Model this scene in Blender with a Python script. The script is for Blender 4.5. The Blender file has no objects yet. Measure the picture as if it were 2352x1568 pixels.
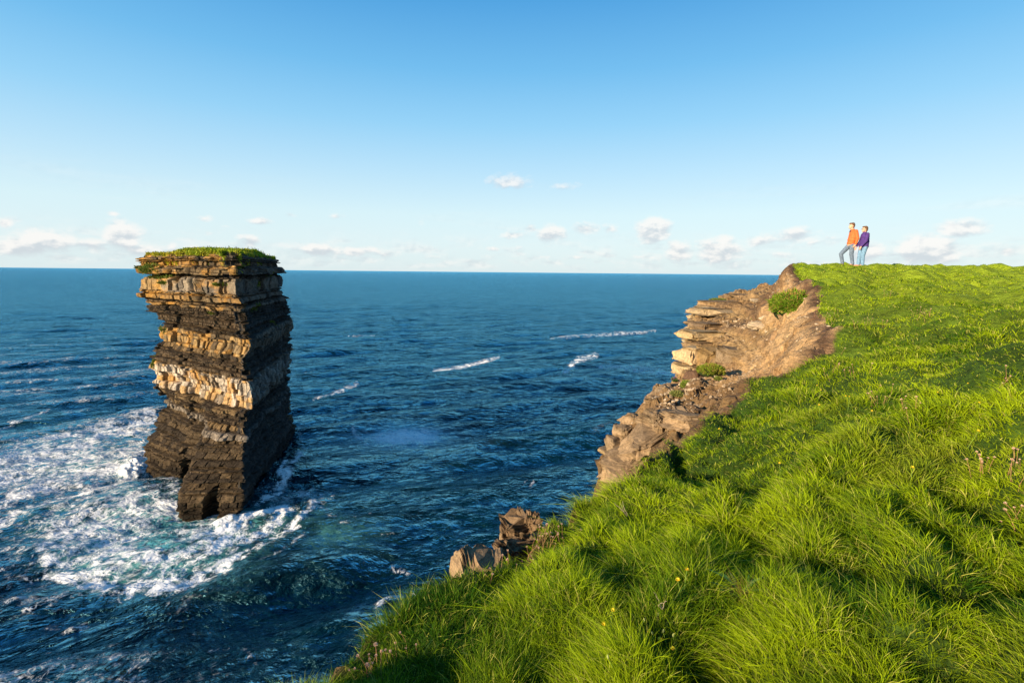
import bpy, math, numpy as np
from mathutils import Vector, Matrix
R = math.radians
SC = bpy.context.scene
COL = SC.collection
EYE = 46.0
rng = np.random.default_rng(7)

# ------------------------------------------------------------------ camera
PITCH = math.atan(159.5/1176); ROLL = 0.0098
_F = np.array([0, math.cos(PITCH), -math.sin(PITCH)])
_U0 = np.array([0, math.sin(PITCH), math.cos(PITCH)]); _X = np.array([1., 0, 0])
_R = _X*math.cos(ROLL) + _U0*math.sin(ROLL)
_U = _U0*math.cos(ROLL) - _X*math.sin(ROLL)
def ray(px, py):
    return _F + (px-1176)/1176*_R + (784-py)/1176*_U
def atY(px, py, Y):                     # point at forward distance Y, z relative to the eye
    r = ray(px, py); return r*(Y/r[1])
def sea(px, py):
    r = ray(px, py); t = -EYE/r[2]; return r[0]*t, r[1]*t
def proj(x, y, z):                      # z relative to eye
    d = x*_F[0]+y*_F[1]+z*_F[2]
    a = (x*_R[0]+y*_R[1]+z*_R[2])/d; b = (x*_U[0]+y*_U[1]+z*_U[2])/d
    return 1176+1176*a, 784-1176*b
cam = bpy.data.cameras.new("camera"); co = bpy.data.objects.new("camera", cam); COL.objects.link(co)
cam.lens = 18; cam.sensor_width = 36; cam.clip_start = 0.05; cam.clip_end = 200000
m = Matrix.Identity(4)
for i in range(3):
    m[i][0] = _R[i]; m[i][1] = _U[i]; m[i][2] = -_F[i]
m[2][3] = EYE
co.matrix_world = m
SC.camera = co

# ------------------------------------------------------------------ numpy noise
_perm = rng.permutation(256); _perm = np.concatenate([_perm, _perm, _perm])
_g = rng.normal(size=(256, 3)); _g /= np.linalg.norm(_g, axis=1)[:, None]
def noise(x, y, z=0.0):
    x = np.asarray(x, float); y = np.asarray(y, float); z = np.zeros_like(x)+z
    xi = np.floor(x).astype(int); yi = np.floor(y).astype(int); zi = np.floor(z).astype(int)
    xf = x-xi; yf = y-yi; zf = z-zi
    u = xf*xf*xf*(xf*(xf*6-15)+10); v = yf*yf*yf*(yf*(yf*6-15)+10); w = zf*zf*zf*(zf*(zf*6-15)+10)
    xi &= 255; yi &= 255; zi &= 255
    def gr(i, j, k):
        h = _perm[_perm[_perm[(xi+i) & 255]+((yi+j) & 255)]+((zi+k) & 255)]
        g = _g[h]
        return g[..., 0]*(xf-i)+g[..., 1]*(yf-j)+g[..., 2]*(zf-k)
    a = gr(0,0,0)*(1-u)+gr(1,0,0)*u; b = gr(0,1,0)*(1-u)+gr(1,1,0)*u
    c = gr(0,0,1)*(1-u)+gr(1,0,1)*u; d = gr(0,1,1)*(1-u)+gr(1,1,1)*u
    return ((a*(1-v)+b*v)*(1-w)+(c*(1-v)+d*v)*w)*1.6
def fbm(x, y, z=0.0, o=4, gain=.5):
    s = 0; a = 1; t = 0
    for i in range(o):
        s = s+a*noise(x*2.03**i+17.3*i, y*2.03**i-9.1*i, z*2.03**i+3.7*i); t += a; a *= gain
    return s/t
def h1(i, seed=0):                       # hash of integers -> 0..1
    i = np.asarray(i).astype(np.int64)
    v = np.sin(i*12.9898+seed*78.233+4.1)*43758.5453
    return v-np.floor(v)
def sstep(a, b, x):
    t = np.clip((x-a)/(b-a), 0, 1); return t*t*(3-2*t)
def lerp(a, b, t): return a+(b-a)*t
def seg_dist(px, py, poly):
    best = np.full(np.shape(px), 1e9); arc = np.zeros(np.shape(px)); acc = 0
    for (ax, ay), (bx, by) in zip(poly[:-1], poly[1:]):
        dx, dy = bx-ax, by-ay; L2 = dx*dx+dy*dy+1e-12
        t = np.clip(((px-ax)*dx+(py-ay)*dy)/L2, 0, 1)
        d = np.hypot(px-ax-t*dx, py-ay-t*dy)
        k = d < best; best = np.where(k, d, best); arc = np.where(k, acc+t*math.sqrt(L2), arc)
        acc += math.sqrt(L2)
    return best, arc
def inside(px, py, poly):
    c = np.zeros(np.shape(px), bool); n = len(poly)
    for i in range(n):
        ax, ay = poly[i]; bx, by = poly[(i+1) % n]
        if ay == by: continue
        k = (ay > py) != (by > py)
        c ^= k & (px < (bx-ax)*(py-ay)/(by-ay)+ax)
    return c
class TPS:
    def __init__(s, pts, lam=0.0):
        P = np.array(pts, float); s.x = P[:, 0]; s.y = P[:, 1]; n = len(P)
        d = np.hypot(s.x[:, None]-s.x, s.y[:, None]-s.y)
        K = s.U(d)+lam*np.eye(n); Q = np.c_[np.ones(n), s.x, s.y]
        A = np.block([[K, Q], [Q.T, np.zeros((3, 3))]])
        w = np.linalg.solve(A, np.r_[P[:, 2], 0, 0, 0]); s.w = w[:n]; s.a = w[n:]
    def U(s, d): return d*d*np.log(d+1e-9)
    def __call__(s, x, y):
        x = np.asarray(x, float); o = s.a[0]+s.a[1]*x+s.a[2]*y
        for i in range(len(s.w)): o = o+s.w[i]*s.U(np.hypot(x-s.x[i], y-s.y[i]))
        return o

# ------------------------------------------------------------------ object helpers
def tag(o, label=None, cat=None, group=None, kind=None):
    if label: o['label'] = label
    if cat: o['category'] = cat
    if group: o['group'] = group
    if kind: o['kind'] = kind
    return o
def empty(name, loc, rz=0):
    o = bpy.data.objects.new(name, None); COL.objects.link(o)
    o.location = loc; o.rotation_euler = (0, 0, rz); o.empty_display_size = .1
    return o
def link(name, me, mat=None, parent=None, loc=(0, 0, 0)):
    o = bpy.data.objects.new(name, me); COL.objects.link(o); o.location = loc
    if mat: me.materials.append(mat)
    if parent: o.parent = parent
    return o
def mesh_np(name, V, quads=None, tris=None, smooth=True):
    me = bpy.data.meshes.new(name); V = np.asarray(V, np.float32)
    me.vertices.add(len(V)); me.vertices.foreach_set('co', V.ravel())
    nq = 0 if quads is None else len(quads); nt = 0 if tris is None else len(tris)
    idx = []; st = []
    if nq: idx.append(np.asarray(quads).ravel()); st.append(np.arange(nq)*4)
    if nt: idx.append(np.asarray(tris).ravel()); st.append(nq*4+np.arange(nt)*3)
    idx = np.concatenate(idx).astype(np.int32); st = np.concatenate(st).astype(np.int32)
    me.loops.add(len(idx)); me.loops.foreach_set('vertex_index', idx)
    me.polygons.add(len(st)); me.polygons.foreach_set('loop_start', st)
    try: me.polygons.foreach_set('loop_total', np.r_[np.full(nq, 4), np.full(nt, 3)].astype(np.int32))
    except Exception: pass
    me.update(calc_edges=True)
    me.polygons.foreach_set('use_smooth', np.full(nq+nt, smooth))
    return me
def attr(me, name, data, kind='FLOAT'):
    data = np.asarray(data, np.float32)
    if kind == 'COLOR':
        a = me.attributes.new(name, 'FLOAT_COLOR', 'POINT')
        a.data.foreach_set('color', np.c_[data, np.ones(len(data), np.float32)].astype(np.float32).ravel())
    elif kind == 'VEC':
        a = me.attributes.new(name, 'FLOAT_VECTOR', 'POINT'); a.data.foreach_set('vector', data.ravel())
    else:
        a = me.attributes.new(name, 'FLOAT', 'POINT'); a.data.foreach_set('value', data.ravel())
def grid_quads(nr, nc, wrap=False):
    r = np.arange(nr-1)[:, None]; c = np.arange(nc if wrap else nc-1)[None, :]
    c2 = (c+1) % nc
    return np.stack(np.broadcast_arrays(r*nc+c, r*nc+c2, (r+1)*nc+c2, (r+1)*nc+c), -1).reshape(-1, 4)

# ------------------------------------------------------------------ node helper
class NT:
    def __init__(s, tree): s.t = tree; tree.nodes.clear()
    def n(s, typ, props=None, **inp):
        nd = s.t.nodes.new(typ)
        for k, v in (props or {}).items(): setattr(nd, k, v)
        for k, v in inp.items():
            key = int(k[1:]) if k[0] == 'i' and k[1:].isdigit() else k.replace('_', ' ')
            s.set(nd.inputs[key], v)
        return nd
    def set(s, sock, v):
        if isinstance(v, bpy.types.NodeSocket): s.t.links.new(v, sock)
        elif isinstance(v, bpy.types.Node): s.t.links.new(v.outputs[0], sock)
        else: sock.default_value = v
    def m(s, op, a, b=0.0, c=None, clamp=False):
        nd = s.t.nodes.new('ShaderNodeMath'); nd.operation = op; nd.use_clamp = clamp
        s.set(nd.inputs[0], a); s.set(nd.inputs[1], b)
        if c is not None: s.set(nd.inputs[2], c)
        return nd.outputs[0]
    def mix(s, f, a, b, mode='MIX'):
        nd = s.t.nodes.new('ShaderNodeMix'); nd.data_type = 'RGBA'; nd.blend_type = mode
        s.set(nd.inputs[0], f); s.set(nd.inputs[6], a); s.set(nd.inputs[7], b)
        return nd.outputs[2]
    def ss(s, v, a, b, lo=0.0, hi=1.0):
        nd = s.t.nodes.new('ShaderNodeMapRange'); nd.interpolation_type = 'SMOOTHSTEP'
        s.set(nd.inputs[0], v); s.set(nd.inputs[1], a); s.set(nd.inputs[2], b); s.set(nd.inputs[3], lo); s.set(nd.inputs[4], hi)
        return nd.outputs[0]
    def noise(s, vec, scale, detail=4.0, rough=.55, dist=0.0):
        return s.n('ShaderNodeTexNoise', None, Vector=vec, Scale=scale, Detail=detail, Roughness=rough, Distortion=dist).outputs[0]
def mat(name):
    mt = bpy.data.materials.new(name); mt.use_nodes = True
    return mt, NT(mt.node_tree)
def finish(nt, shader): nt.n('ShaderNodeOutputMaterial', None, Surface=shader)
def rgb(r, g, b): return (r, g, b, 1.0)

# ------------------------------------------------------------------ light
XPE = 0.95; XP = 2**XPE
SUN_AZ = math.atan2(-0.77, -0.64)        # azimuth of the sun measured from +y towards +x
SUN_EL = R(13.5)
sd = Vector((math.sin(SUN_AZ)*math.cos(SUN_EL), math.cos(SUN_AZ)*math.cos(SUN_EL), math.sin(SUN_EL)))
sl = bpy.data.lights.new("sun", 'SUN'); sl.energy = 5.0; sl.angle = R(.53); sl.color = (1.0, .80, .55)
so = bpy.data.objects.new("sun", sl); COL.objects.link(so); so.location = (0, 0, 120)
so.rotation_euler = (-sd).to_track_quat('-Z', 'Y').to_euler()

W = bpy.data.worlds.new("World"); SC.world = W; W.use_nodes = True
w = NT(W.node_tree)
sky = w.n('ShaderNodeTexSky', dict(sky_type='NISHITA', sun_disc=False, sun_elevation=SUN_EL, sun_rotation=SUN_AZ,
          altitude=0, air_density=1.0, dust_density=.6, ozone_density=2.2))
tc = w.n('ShaderNodeTexCoord').outputs['Generated']
sep = w.n('ShaderNodeSeparateXYZ', None, Vector=tc)
az = w.m('ARCTAN2', sep.outputs[0], sep.outputs[1]); el = w.m('ARCSINE', sep.outputs[2])
azel = w.n('ShaderNodeCombineXYZ', None, X=az, Y=el, Z=0.0).outputs[0]
# clouds: x, y, half width, half height in photograph units (kept as directions), strength
CL = [(18,510,26,11,.9),(265,494,16,6,.7),(470,498,22,8,.6),(600,507,24,8,.8),(662,494,16,6,.6),(485,534,20,6,.6),(520,520,18,5,.4),(770,498,20,7,.6),
 (965,507,18,7,.5),(1170,418,44,15,.75),(1300,428,40,12,.5),(1180,540,34,8,.7),(1265,538,26,17,1.),(1220,524,22,8,.7),(1345,526,26,11,.8),(1405,524,16,10,.7),(1500,528,34,22,1.1),
 (1130,573,22,5,.6),(1190,570,24,6,.5),(285,540,34,26,1.15),(110,552,70,22,1.0),(40,566,80,20,.95),(200,562,60,16,.8),(330,572,60,16,.7),(395,568,20,14,.8),(572,556,24,12,.9),(440,572,40,12,.7),
 (740,574,60,14,.9),(820,577,60,10,.8),(700,572,40,9,.6),(890,585,30,7,.6),(1560,576,30,18,1.),(1650,576,44,22,1.1),(1665,552,34,12,.8),(1750,553,34,13,.8),(1830,542,44,15,.9),(1870,560,30,8,.5),(1905,546,22,6,.5),
 (2125,574,62,26,1.25),(2210,524,52,17,1.),(1995,577,36,18,1.),(2060,585,50,10,.7),(2310,580,34,12,.7),(2350,570,30,8,.5),(1790,585,44,8,.6),(1480,588,50,7,.5),(1330,592,50,6,.5),(1000,590,40,6,.4),(1250,590,60,5,.4)]
wn = w.n('ShaderNodeTexNoise', None, Vector=azel, Scale=28.0, Detail=3.0).outputs[1]
wv = w.n('ShaderNodeVectorMath', dict(operation='MULTIPLY_ADD'), i0=wn, i1=(.022, .012, 0), i2=azel).outputs[0]
acc = None; low = None
for px, py, a, b, s_ in CL:
    d = ray(px, py); d = d/np.linalg.norm(d)
    A = math.atan2(d[0], d[1]); E = math.asin(d[2]); k = 1/1176*(math.cos(A)**2)
    mp = w.n('ShaderNodeMapping', dict(vector_type='TEXTURE'), Vector=wv, Location=(A+.011, E+.006, 0), Scale=(a*k*1.95, b*2.1/1176*math.cos(A), 1))
    g = w.n('ShaderNodeTexGradient', dict(gradient_type='SPHERICAL'), Vector=mp.outputs[0]).outputs[1]
    v = w.m('MULTIPLY', g, s_)
    yy = w.m('MULTIPLY', v, w.n('ShaderNodeSeparateXYZ', None, Vector=mp.outputs[0]).outputs[1])
    acc = v if acc is None else w.m('MAXIMUM', acc, v)
    low = yy if low is None else w.m('ADD', low, yy)
sc = w.n('ShaderNodeMapping', None, Vector=azel, Scale=(1, 1.7, 1)).outputs[0]
cn = w.noise(sc, 34.0, 7.0, .58)
sc2 = w.n('ShaderNodeMapping', None, Vector=azel, Scale=(1, 1.7, 1), Location=(-.006, .012, 0)).outputs[0]
cn2 = w.noise(sc2, 34.0, 5.0, .55)
band = w.m('MULTIPLY', w.ss(el, 0.0, .012), w.ss(el, .085, .03))      # broken low bank near the horizon
bn = w.noise(w.n('ShaderNodeMapping', None, Vector=azel, Scale=(1, 3.2, 1)).outputs[0], 13.0, 6.0, .6)
bank = w.m('MULTIPLY', band, w.ss(bn, .44, .66), clamp=True)
dens = w.m('ADD', w.m('MULTIPLY', acc, 1.45), w.m('MULTIPLY', w.m('SUBTRACT', cn, .5), 1.5))
msk = w.m('MULTIPLY', w.ss(dens, .32, 1.05), w.ss(acc, .02, .22))
cir = w.noise(w.n('ShaderNodeMapping', None, Vector=azel, Scale=(1, 8, 1), Rotation=(0, 0, R(-6))).outputs[0], 2.2, 5.0, .6)
cirm = w.m('MULTIPLY', w.m('MULTIPLY', w.ss(cir, .5, .75), w.ss(el, .20, .05)), .35)
msk = w.m('MAXIMUM', w.m('MAXIMUM', w.m('MULTIPLY', msk, .68), w.m('MULTIPLY', bank, .42)), cirm)
lit = w.m('ADD', w.m('MULTIPLY', w.m('SUBTRACT', cn, cn2), 2.2), w.m('ADD', w.m('MULTIPLY', low, 1.2), .52))
ccol = w.mix(w.ss(lit, .1, .8), rgb(2.6, 2.75, 3.0), rgb(4.5, 4.2, 4.0))
# the sky model, graded by height to the clear cyan-blue air of this evening
ramp = w.t.nodes.new('ShaderNodeValToRGB'); w.set(ramp.inputs[0], w.m('MULTIPLY', el, 2.0/math.pi))
cr = ramp.color_ramp; K_ = 1/XP
stops = [(-5, (.70,.83,.88)), (0, (.74,.87,.90)), (3, (.75,.90,.94)), (6, (.70,.90,.96)), (10.5, (.50,.78,.97)), (15, (.31,.66,.95)), (20, (.17,.52,.88)), (26.5, (.070,.36,.76)), (40, (.025,.21,.55)), (90, (.012,.11,.32))]
cr.elements[0].position = 0; cr.elements[0].color = rgb(*[v*K_ for v in stops[1][1]])
cr.elements[1].position = 1; cr.elements[1].color = rgb(*[v*K_ for v in stops[-1][1]])
for e_, c_ in stops[2:-1]:
    q_ = cr.elements.new(e_/90); q_.color = rgb(*[v*K_ for v in c_])
grad = w.n('ShaderNodeVectorMath', dict(operation='SCALE'), i0=ramp.outputs[0]); grad.inputs[3].default_value = 1/.12
skyc = w.mix(.93, sky.outputs[0], grad.outputs[0])
fin = w.mix(msk, skyc, ccol)
bg = w.n('ShaderNodeBackground', None, Color=fin, Strength=.12)
w.n('ShaderNodeOutputWorld', None, Surface=bg)
W.cycles.sampling_method = 'MANUAL'; W.cycles.sample_map_resolution = 512
SC.view_settings.view_transform = 'Standard'; SC.view_settings.look = 'None'
SC.view_settings.exposure = XPE; SC.view_settings.gamma = 1.0
# ================================================================== WATER
def make_water():
    th = np.concatenate([np.radians(np.linspace(-180, -60, 40, endpoint=False)), np.radians(np.linspace(-60, -50, 60, endpoint=False)),
                         np.radians(np.linspace(-50, 50, 1350, endpoint=False)), np.radians(np.linspace(50, 180, 60))])
    phi = np.concatenate([np.linspace(1.15, .80, 60, endpoint=False), np.linspace(.80, .03, 720, endpoint=False),
                          np.geomspace(.03, .0007, 60)])
    r = EYE/np.tan(phi)
    T, RR = np.meshgrid(th, r); X = RR*np.sin(T); Y = RR*np.cos(T)
    x = X.ravel(); y = Y.ravel(); rr = RR.ravel()
    dr = np.gradient(r); sp = np.repeat(np.abs(dr), len(th)); sp = np.maximum(sp, rr*.0014)
    rg = np.random.default_rng(3)
    Nw = 84; lam = np.geomspace(1.1, 38, Nw); z = np.zeros_like(x); dx = np.zeros_like(x); dy = np.zeros_like(x)
    # gentle envelope so that chop comes in patches
    env = .75+.5*noise(x/60, y/60, 2.2)
    for L in lam:
        a0 = -1.08+rg.normal()*(.50 if L < 12 else .24); k = 2*math.pi/L
        s = .215*math.sqrt(2/Nw)*(1.15 if L < 9 else 1.15); A = s/k
        f = sstep(1.6, 3.2, L/sp)
        kx, ky = k*math.cos(a0), k*math.sin(a0)
        ph = kx*x+ky*y+rg.random()*6.28
        sn = np.sin(ph); cs = np.cos(ph); f = f*env
        z += A*f*sn; dx += -.8*A*f*cs*math.cos(a0); dy += -.8*A*f*cs*math.sin(a0)
    # ---- foam layout, placed on the sea
    u, v = proj(x, y, np.full_like(x, -EYE))
    front = (y > 5)
    D = np.zeros_like(x); AE = np.zeros_like(x)
    wob = fbm(x/7, y/7, 3.3, 3)+.9*fbm(x/1.9, y/1.9, 5.3, 3)
    def stroke(pts, w, s, arr=None, soft=1.0):
        nonlocal D
        d, a = seg_dist(u, v*1.0, pts)
        g = s*np.exp(-(d/w)**2)
        D = np.maximum(D, g*front*(.82+.5*wob))
    S = [ # broad feed from the left past the stack
     ([(0,1110),(120,1060),(230,1000),(345,965)], 26, .95), ([(0,1060),(110,1010),(230,980),(350,950)], 14, .8), ([(0,1160),(150,1100),(290,1035),(335,1000)], 30, .8),
     ([(0,1095),(90,1045),(180,1010)], 20, .9), ([(200,1085),(290,1075),(330,1050)], 22, .95), ([(0,1200),(120,1150),(260,1110)], 16, .80), ([(60,1250),(170,1180),(280,1130),(400,1125)], 22, .72),
     ([(0,985),(60,960),(110,940)], 6, .62), ([(0,940),(90,905),(240,880)], 6, .45),([(250,855),(350,845)], 4, .55),
     # outer arc of the whirl
     ([(95,1270),(120,1310),(180,1335),(260,1350),(360,1350),(450,1330),(520,1300)], 26, .80), ([(130,1290),(200,1320),(300,1335),(400,1325)], 24, .82),
     ([(100,1250),(140,1210),(210,1175),(300,1150),(400,1160)], 30, .85), ([(150,1240),(190,1215),(260,1200),(330,1195)], 16, .9),
     ([(430,1330),(520,1290),(600,1250),(670,1205),(705,1170),(722,1152)], 13, .74), ([(380,1300),(480,1275),(580,1235),(640,1195),(660,1170)], 20, .78),
     ([(280,1280),(360,1285),(450,1265),(560,1225)], 20, .9), ([(200,1290),(260,1300),(340,1310)], 16, .8), ([(230,1255),(280,1235),(340,1225)], 12, .85),
     ([(320,1290),(380,1250),(440,1235),(520,1220)], 9, .85), ([(500,1205),(560,1190),(620,1170),(655,1165)], 17, 1.05), ([(500,1222),(560,1205)], 14, 1.1),
     ([(410,1205),(470,1205),(540,1200)], 7, .95), ([(590,1150),(640,1120),(665,1080),(690,1040)], 15, .72), ([(620,1150),(690,1130),(760,1135)], 20, .55), ([(640,1095),(655,1060)], 8, .8),
     ([(330,1105),(370,1110),(410,1100)], 10, .8), ([(395,1160),(420,1150)], 8, .8), ([(560,1280),(620,1250),(690,1210)], 8, .75), ([(600,1290),(660,1260),(700,1230)], 7, .55),
     ([(740,1160),(790,1210),(850,1190)], 12, .42), ([(700,1040),(690,1000),(690,960)], 10, .45),
     # lower left small breakers
     ([(15,1385),(60,1375)], 10, .75), ([(60,1400),(110,1390)], 8, .5), ([(140,1450),(200,1430)], 11, .62), ([(280,1375),(310,1365)], 7, .7), ([(110,1430),(150,1440)],7,.5),
     ([(0,1290),(60,1270),(110,1260)], 9, .6), ([(0,1330),(50,1320),(100,1340)], 8, .5), ([(400,1460),(450,1445),(500,1450)], 9, .3), ([(480,1500),(540,1490)], 10, .36), ([(100,1500),(200,1510),(280,1480)], 9, .3),
     ([(250,1330),(300,1345)], 6, .6), ([(560,1500),(590,1530)], 10, .42), ([(600,1440),(700,1420)], 8, .25),([(540,1400),(640,1380)],7,.3),
     # streaks across the bay
     ([(722,917),(760,903),(820,881)], 5.5, .74), ([(996,850),(1060,842),(1110,830),(1145,821)], 5.5, .80), ([(1265,778),(1330,771),(1400,768),(1505,759)], 4.2, .60),
     ([(1300,850),(1330,825),(1365,818)], 10, .72), ([(1380,838),(1450,848),(1560,862)], 9, .6), ([(1525,855),(1570,865)], 8, .75), ([(800,772),(860,771)], 3, .5),([(1440,843),(1520,850)],6,.6),
     ([(810,985),(845,1020)], 8, .62), ([(1215,1120),(1225,1112)], 5, .75), ([(1200,1118),(1210,1110)], 4, .6), ([(640,870),(720,850)], 5, .3),
     # near the foreground cliff
     ([(860,1405),(900,1375),(950,1365)], 9, .72), ([(930,1375),(1000,1400),(1030,1420)], 12, .5), ([(900,1290),(940,1300)], 8, .5), ([(1010,1340),(1060,1370),(1040,1400)], 16, .55), ([(980,1410),(1040,1390)], 12, .6), ([(880,1230),(930,1240)], 12, .35),
    ]
    for p, wd, s_ in S: stroke(p, wd, s_)
    dd = np.hypot((u-930)/100, (v-1003)/27); patch = np.exp(-dd**2)*front
    dd = np.hypot((u-330)/260, (v-1235)/120); aer = np.exp(-dd**4)*front
    aer = np.maximum(aer*.85, np.exp(-np.hypot((u-375)/75, (v-1250)/33)**2)*1.3*front)
    aer = np.maximum(aer, .8*np.exp(-np.hypot((u-600)/80, (v-1190)/40)**2)*front)
    aer = np.maximum(aer, .42*np.exp(-np.hypot((u-760)/90, (v-1220)/55)**2)*front)
    aer = np.maximum(aer, .6*np.exp(-np.hypot((u-180)/200, (v-1050)/70)**2)*front)
    # white water between strokes round the stack
    broad = np.exp(-np.hypot((u-300)/300, (v-1225)/125)**4)*.64*front
    broad = np.maximum(broad, np.exp(-np.hypot((u-150)/260, (v-1070)/85)**4)*.64*front)
    broad = np.maximum(broad, np.exp(-np.hypot((u-640)/120, (v-1160)/75)**2)*.36*front)
    broad = np.maximum(broad, np.exp(-np.hypot((u-60)/200, (v-1330)/160)**2)*.30*front)
    hole = 1-.55*np.exp(-np.hypot((u-372)/60, (v-1248)/24)**2)-.5*np.exp(-np.hypot((u-400)/70,(v-1205)/14)**2)
    D = np.maximum(D, broad)*hole; D = np.maximum(D, patch*.86)
    # whitecaps at steep crests, a little everywhere and more to the left near the stack
    crest = sstep(.55, 1.1, z/ (0.25+0*z))
    D = np.maximum(D, crest*.40*sstep(900, 200, rr)*(.35+.65*sstep(500, -100, x*0+u*1.0-200)))
    # whirl coordinates
    cx, cy = sea(350, 1235); ex, ey = (x-cx), (y-cy)
    rad = np.hypot(ex, ey*.8); ang = np.arctan2(ey*.8, ex)+ .35*np.log(rad+2)
    flow = np.c_[np.log(rad+3)*9, np.cos(ang)*4.2, np.sin(ang)*4.2]
    ca, sa = math.cos(R(50)), math.sin(R(50))
    lin = np.c_[(x*-sa+y*ca)*.16, (x*ca+y*sa)*.05, np.zeros_like(x)]
    # splashes: heaped water at the foot of the stack
    def heap(px, py, wx, wy, h):
        g = np.exp(-((u-px)/wx)**2-((v-py)/wy)**2)*front
        return h*g
    nn = .7+.9*fbm(x/1.6, y/1.6, 1.1, 5)
    sp_ = heap(312,1072,30,18,1.9)+heap(285,1085,22,9,1.6)+heap(548,1196,34,13,1.0)+heap(600,1180,36,12,.9)+heap(520,1212,20,8,1.5)+heap(712,1162,16,13,.7)+heap(655,1185,12,9,1.2)+heap(690,1185,10,12,1.0)
    sp_ += heap(905,1385,26,9,.9)+heap(170,1440,24,8,.7)+heap(40,1380,20,8,.7)
    fr2 = fbm(x/5, y/5, 7.7, 4)
    z += .62*sp_*nn+.55*np.clip(D, 0, 1)*(rr < 260)*fr2
    D = np.maximum(D, np.clip(sp_*.62, 0, 1.1)*(.8+.5*fbm(x/1.3, y/1.3, 6.1, 3)))
    P = np.c_[x+dx, y+dy, z]
    me = mesh_np('water', P, grid_quads(len(phi), len(th)))
    wl = sstep(30, 90, np.hypot(x-cx, y-cy))
    attr(me, 'foam', D); attr(me, 'aer', np.clip(aer, 0, 1.2)); attr(me, 'patch', patch); attr(me, 'whirl', 1-wl)
    attr(me, 'flow', flow, 'VEC'); attr(me, 'lin', lin, 'VEC')
    mt, n = mat('sea_water')
    def A(nm, i=2): return n.n('ShaderNodeAttribute', dict(attribute_name=nm)).outputs[i]
    pos = n.n('ShaderNodeNewGeometry').outputs['Position']
    foam, aerA, pat, wh = A('foam'), A('aer'), A('patch'), A('whirl')
    fl, li = A('flow', 1), A('lin', 1)
    vec = n.n('ShaderNodeMix', dict(data_type='VECTOR'), i0=wh, i4=li, i5=fl).outputs[1]
    n1 = n.noise(fl, 1.1, 8.0, .62, .6); n1b = n.noise(li, 1.0, 8.0, .62, .4)
    nf = n.m('ADD', n.m('MULTIPLY', n1, wh), n.m('MULTIPLY', n1b, n.m('SUBTRACT', 1.0, wh)))
    n2 = n.noise(pos, .5, 7.0, .6, 1.0)
    def rid(v, k): return n.m('SUBTRACT', 1.0, n.m('MULTIPLY', n.m('ABSOLUTE', n.m('SUBTRACT', v, .5)), k), clamp=True)
    r1 = rid(n.noise(vec, 1.9, 3.5, .55, 1.1), 8.0); r2 = rid(n.noise(pos, .30, 4.0, .55, 1.8), 8.0); r3 = rid(n.noise(pos, .75, 3.0, .55, 1.5), 7.0)
    lines = n.m('MAXIMUM', r1, n.m('MAXIMUM', r2, n.m('MULTIPLY', r3, .85)))
    lines = n.m('MULTIPLY', lines, n.ss(n2, .30, .62, .35, 1.0))
    cover = n.ss(n.m('ADD', n.m('ADD', foam, n.m('MULTIPLY', n.m('SUBTRACT', nf, .5), 2.7)), n.m('MULTIPLY', n.m('SUBTRACT', n2, .5), .6)), .50, 1.20)
    lm = n.ss(n.m('ADD', n.m('MULTIPLY', lines, .75), n.m('MULTIPLY', foam, .95)), .80, 1.22)
    f = n.m('MAXIMUM', n.m('MULTIPLY', cover, n.ss(n2, .25, .55, .65, 1.0)), n.m('MULTIPLY', lm, .95))
    f = n.m('MULTIPLY', f, n.ss(foam, .06, .30))
    f = n.m('MAXIMUM', f, n.ss(foam, .85, 1.3))
    # soft submerged bubbles patch
    pn = n.m('MULTIPLY', pat, n.ss(n.noise(pos, .14, 7.0, .65, 1.0), .22, .6), clamp=True)
    geo_n = n.noise(pos, .02, 3.0)
    deep = n.mix(n.ss(geo_n, .35, .65), rgb(.0005, .0085, .016), rgb(.0009, .016, .028))
    # colour of the water body
    body = n.mix(n.m('MULTIPLY', aerA, n.ss(n.noise(vec, .8, 4.0), .25, .7), clamp=True), deep, rgb(.11, .38, .37))
    body = n.mix(n.m('MULTIPLY', pn, .9, clamp=True), body, rgb(.50, .70, .80))
    colf = n.mix(f, body, rgb(.90, .90, .89))
    # ripples
    st = n.n('ShaderNodeMapping', None, Vector=pos, Rotation=(0, 0, R(-62)), Scale=(.62, 1, 1)).outputs[0]
    b0 = n.noise(st, 2.6, 5.0, .6, .3); b1 = n.noise(st, .45, 5.0, .6, .4); b2 = n.noise(st, .10, 5.0, .6, .3); b3 = n.noise(st, .025, 4.0, .6, .3)
    hgt = n.m('ADD', n.m('MULTIPLY', b0, .16), n.m('ADD', n.m('MULTIPLY', b1, 1.3), n.m('ADD', n.m('MULTIPLY', b2, 6.5), n.m('MULTIPLY', b3, 16.0))))
    hgt = n.m('ADD', hgt, n.m('MULTIPLY', f, .10))
    bump = n.n('ShaderNodeBump', None, Height=hgt, Strength=n.m('SUBTRACT', 1.0, n.m('MULTIPLY', n.ss(foam, .1, .6), .55)), Distance=1.0)
    dif = n.n('ShaderNodeBsdfDiffuse', None, Color=colf, Roughness=.3, Normal=bump)
    gl = n.n('ShaderNodeBsdfGlossy', None, Color=rgb(.30, .77, 1.0), Roughness=.16, Normal=bump)
    fr = n.n('ShaderNodeFresnel', None, IOR=1.34, Normal=bump).outputs[0]
    fr = n.m('MINIMUM', n.m('MULTIPLY', n.m('MAXIMUM', n.m('SUBTRACT', fr, .018), 0.0), 2.0), .85)
    fr = n.m('MULTIPLY', fr, n.m('SUBTRACT', 1.0, n.m('MULTIPLY', f, 1.7, clamp=True)))
    mx = n.n('ShaderNodeMixShader', None, i0=fr, i1=dif.outputs[0], i2=gl.outputs[0])
    finish(n, mx)
    o = link('water', me, mt, loc=(0, 0, 0)); tag(o, 'dark blue sea with white foam swirling round the rock stack', None, None, 'structure')
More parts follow.
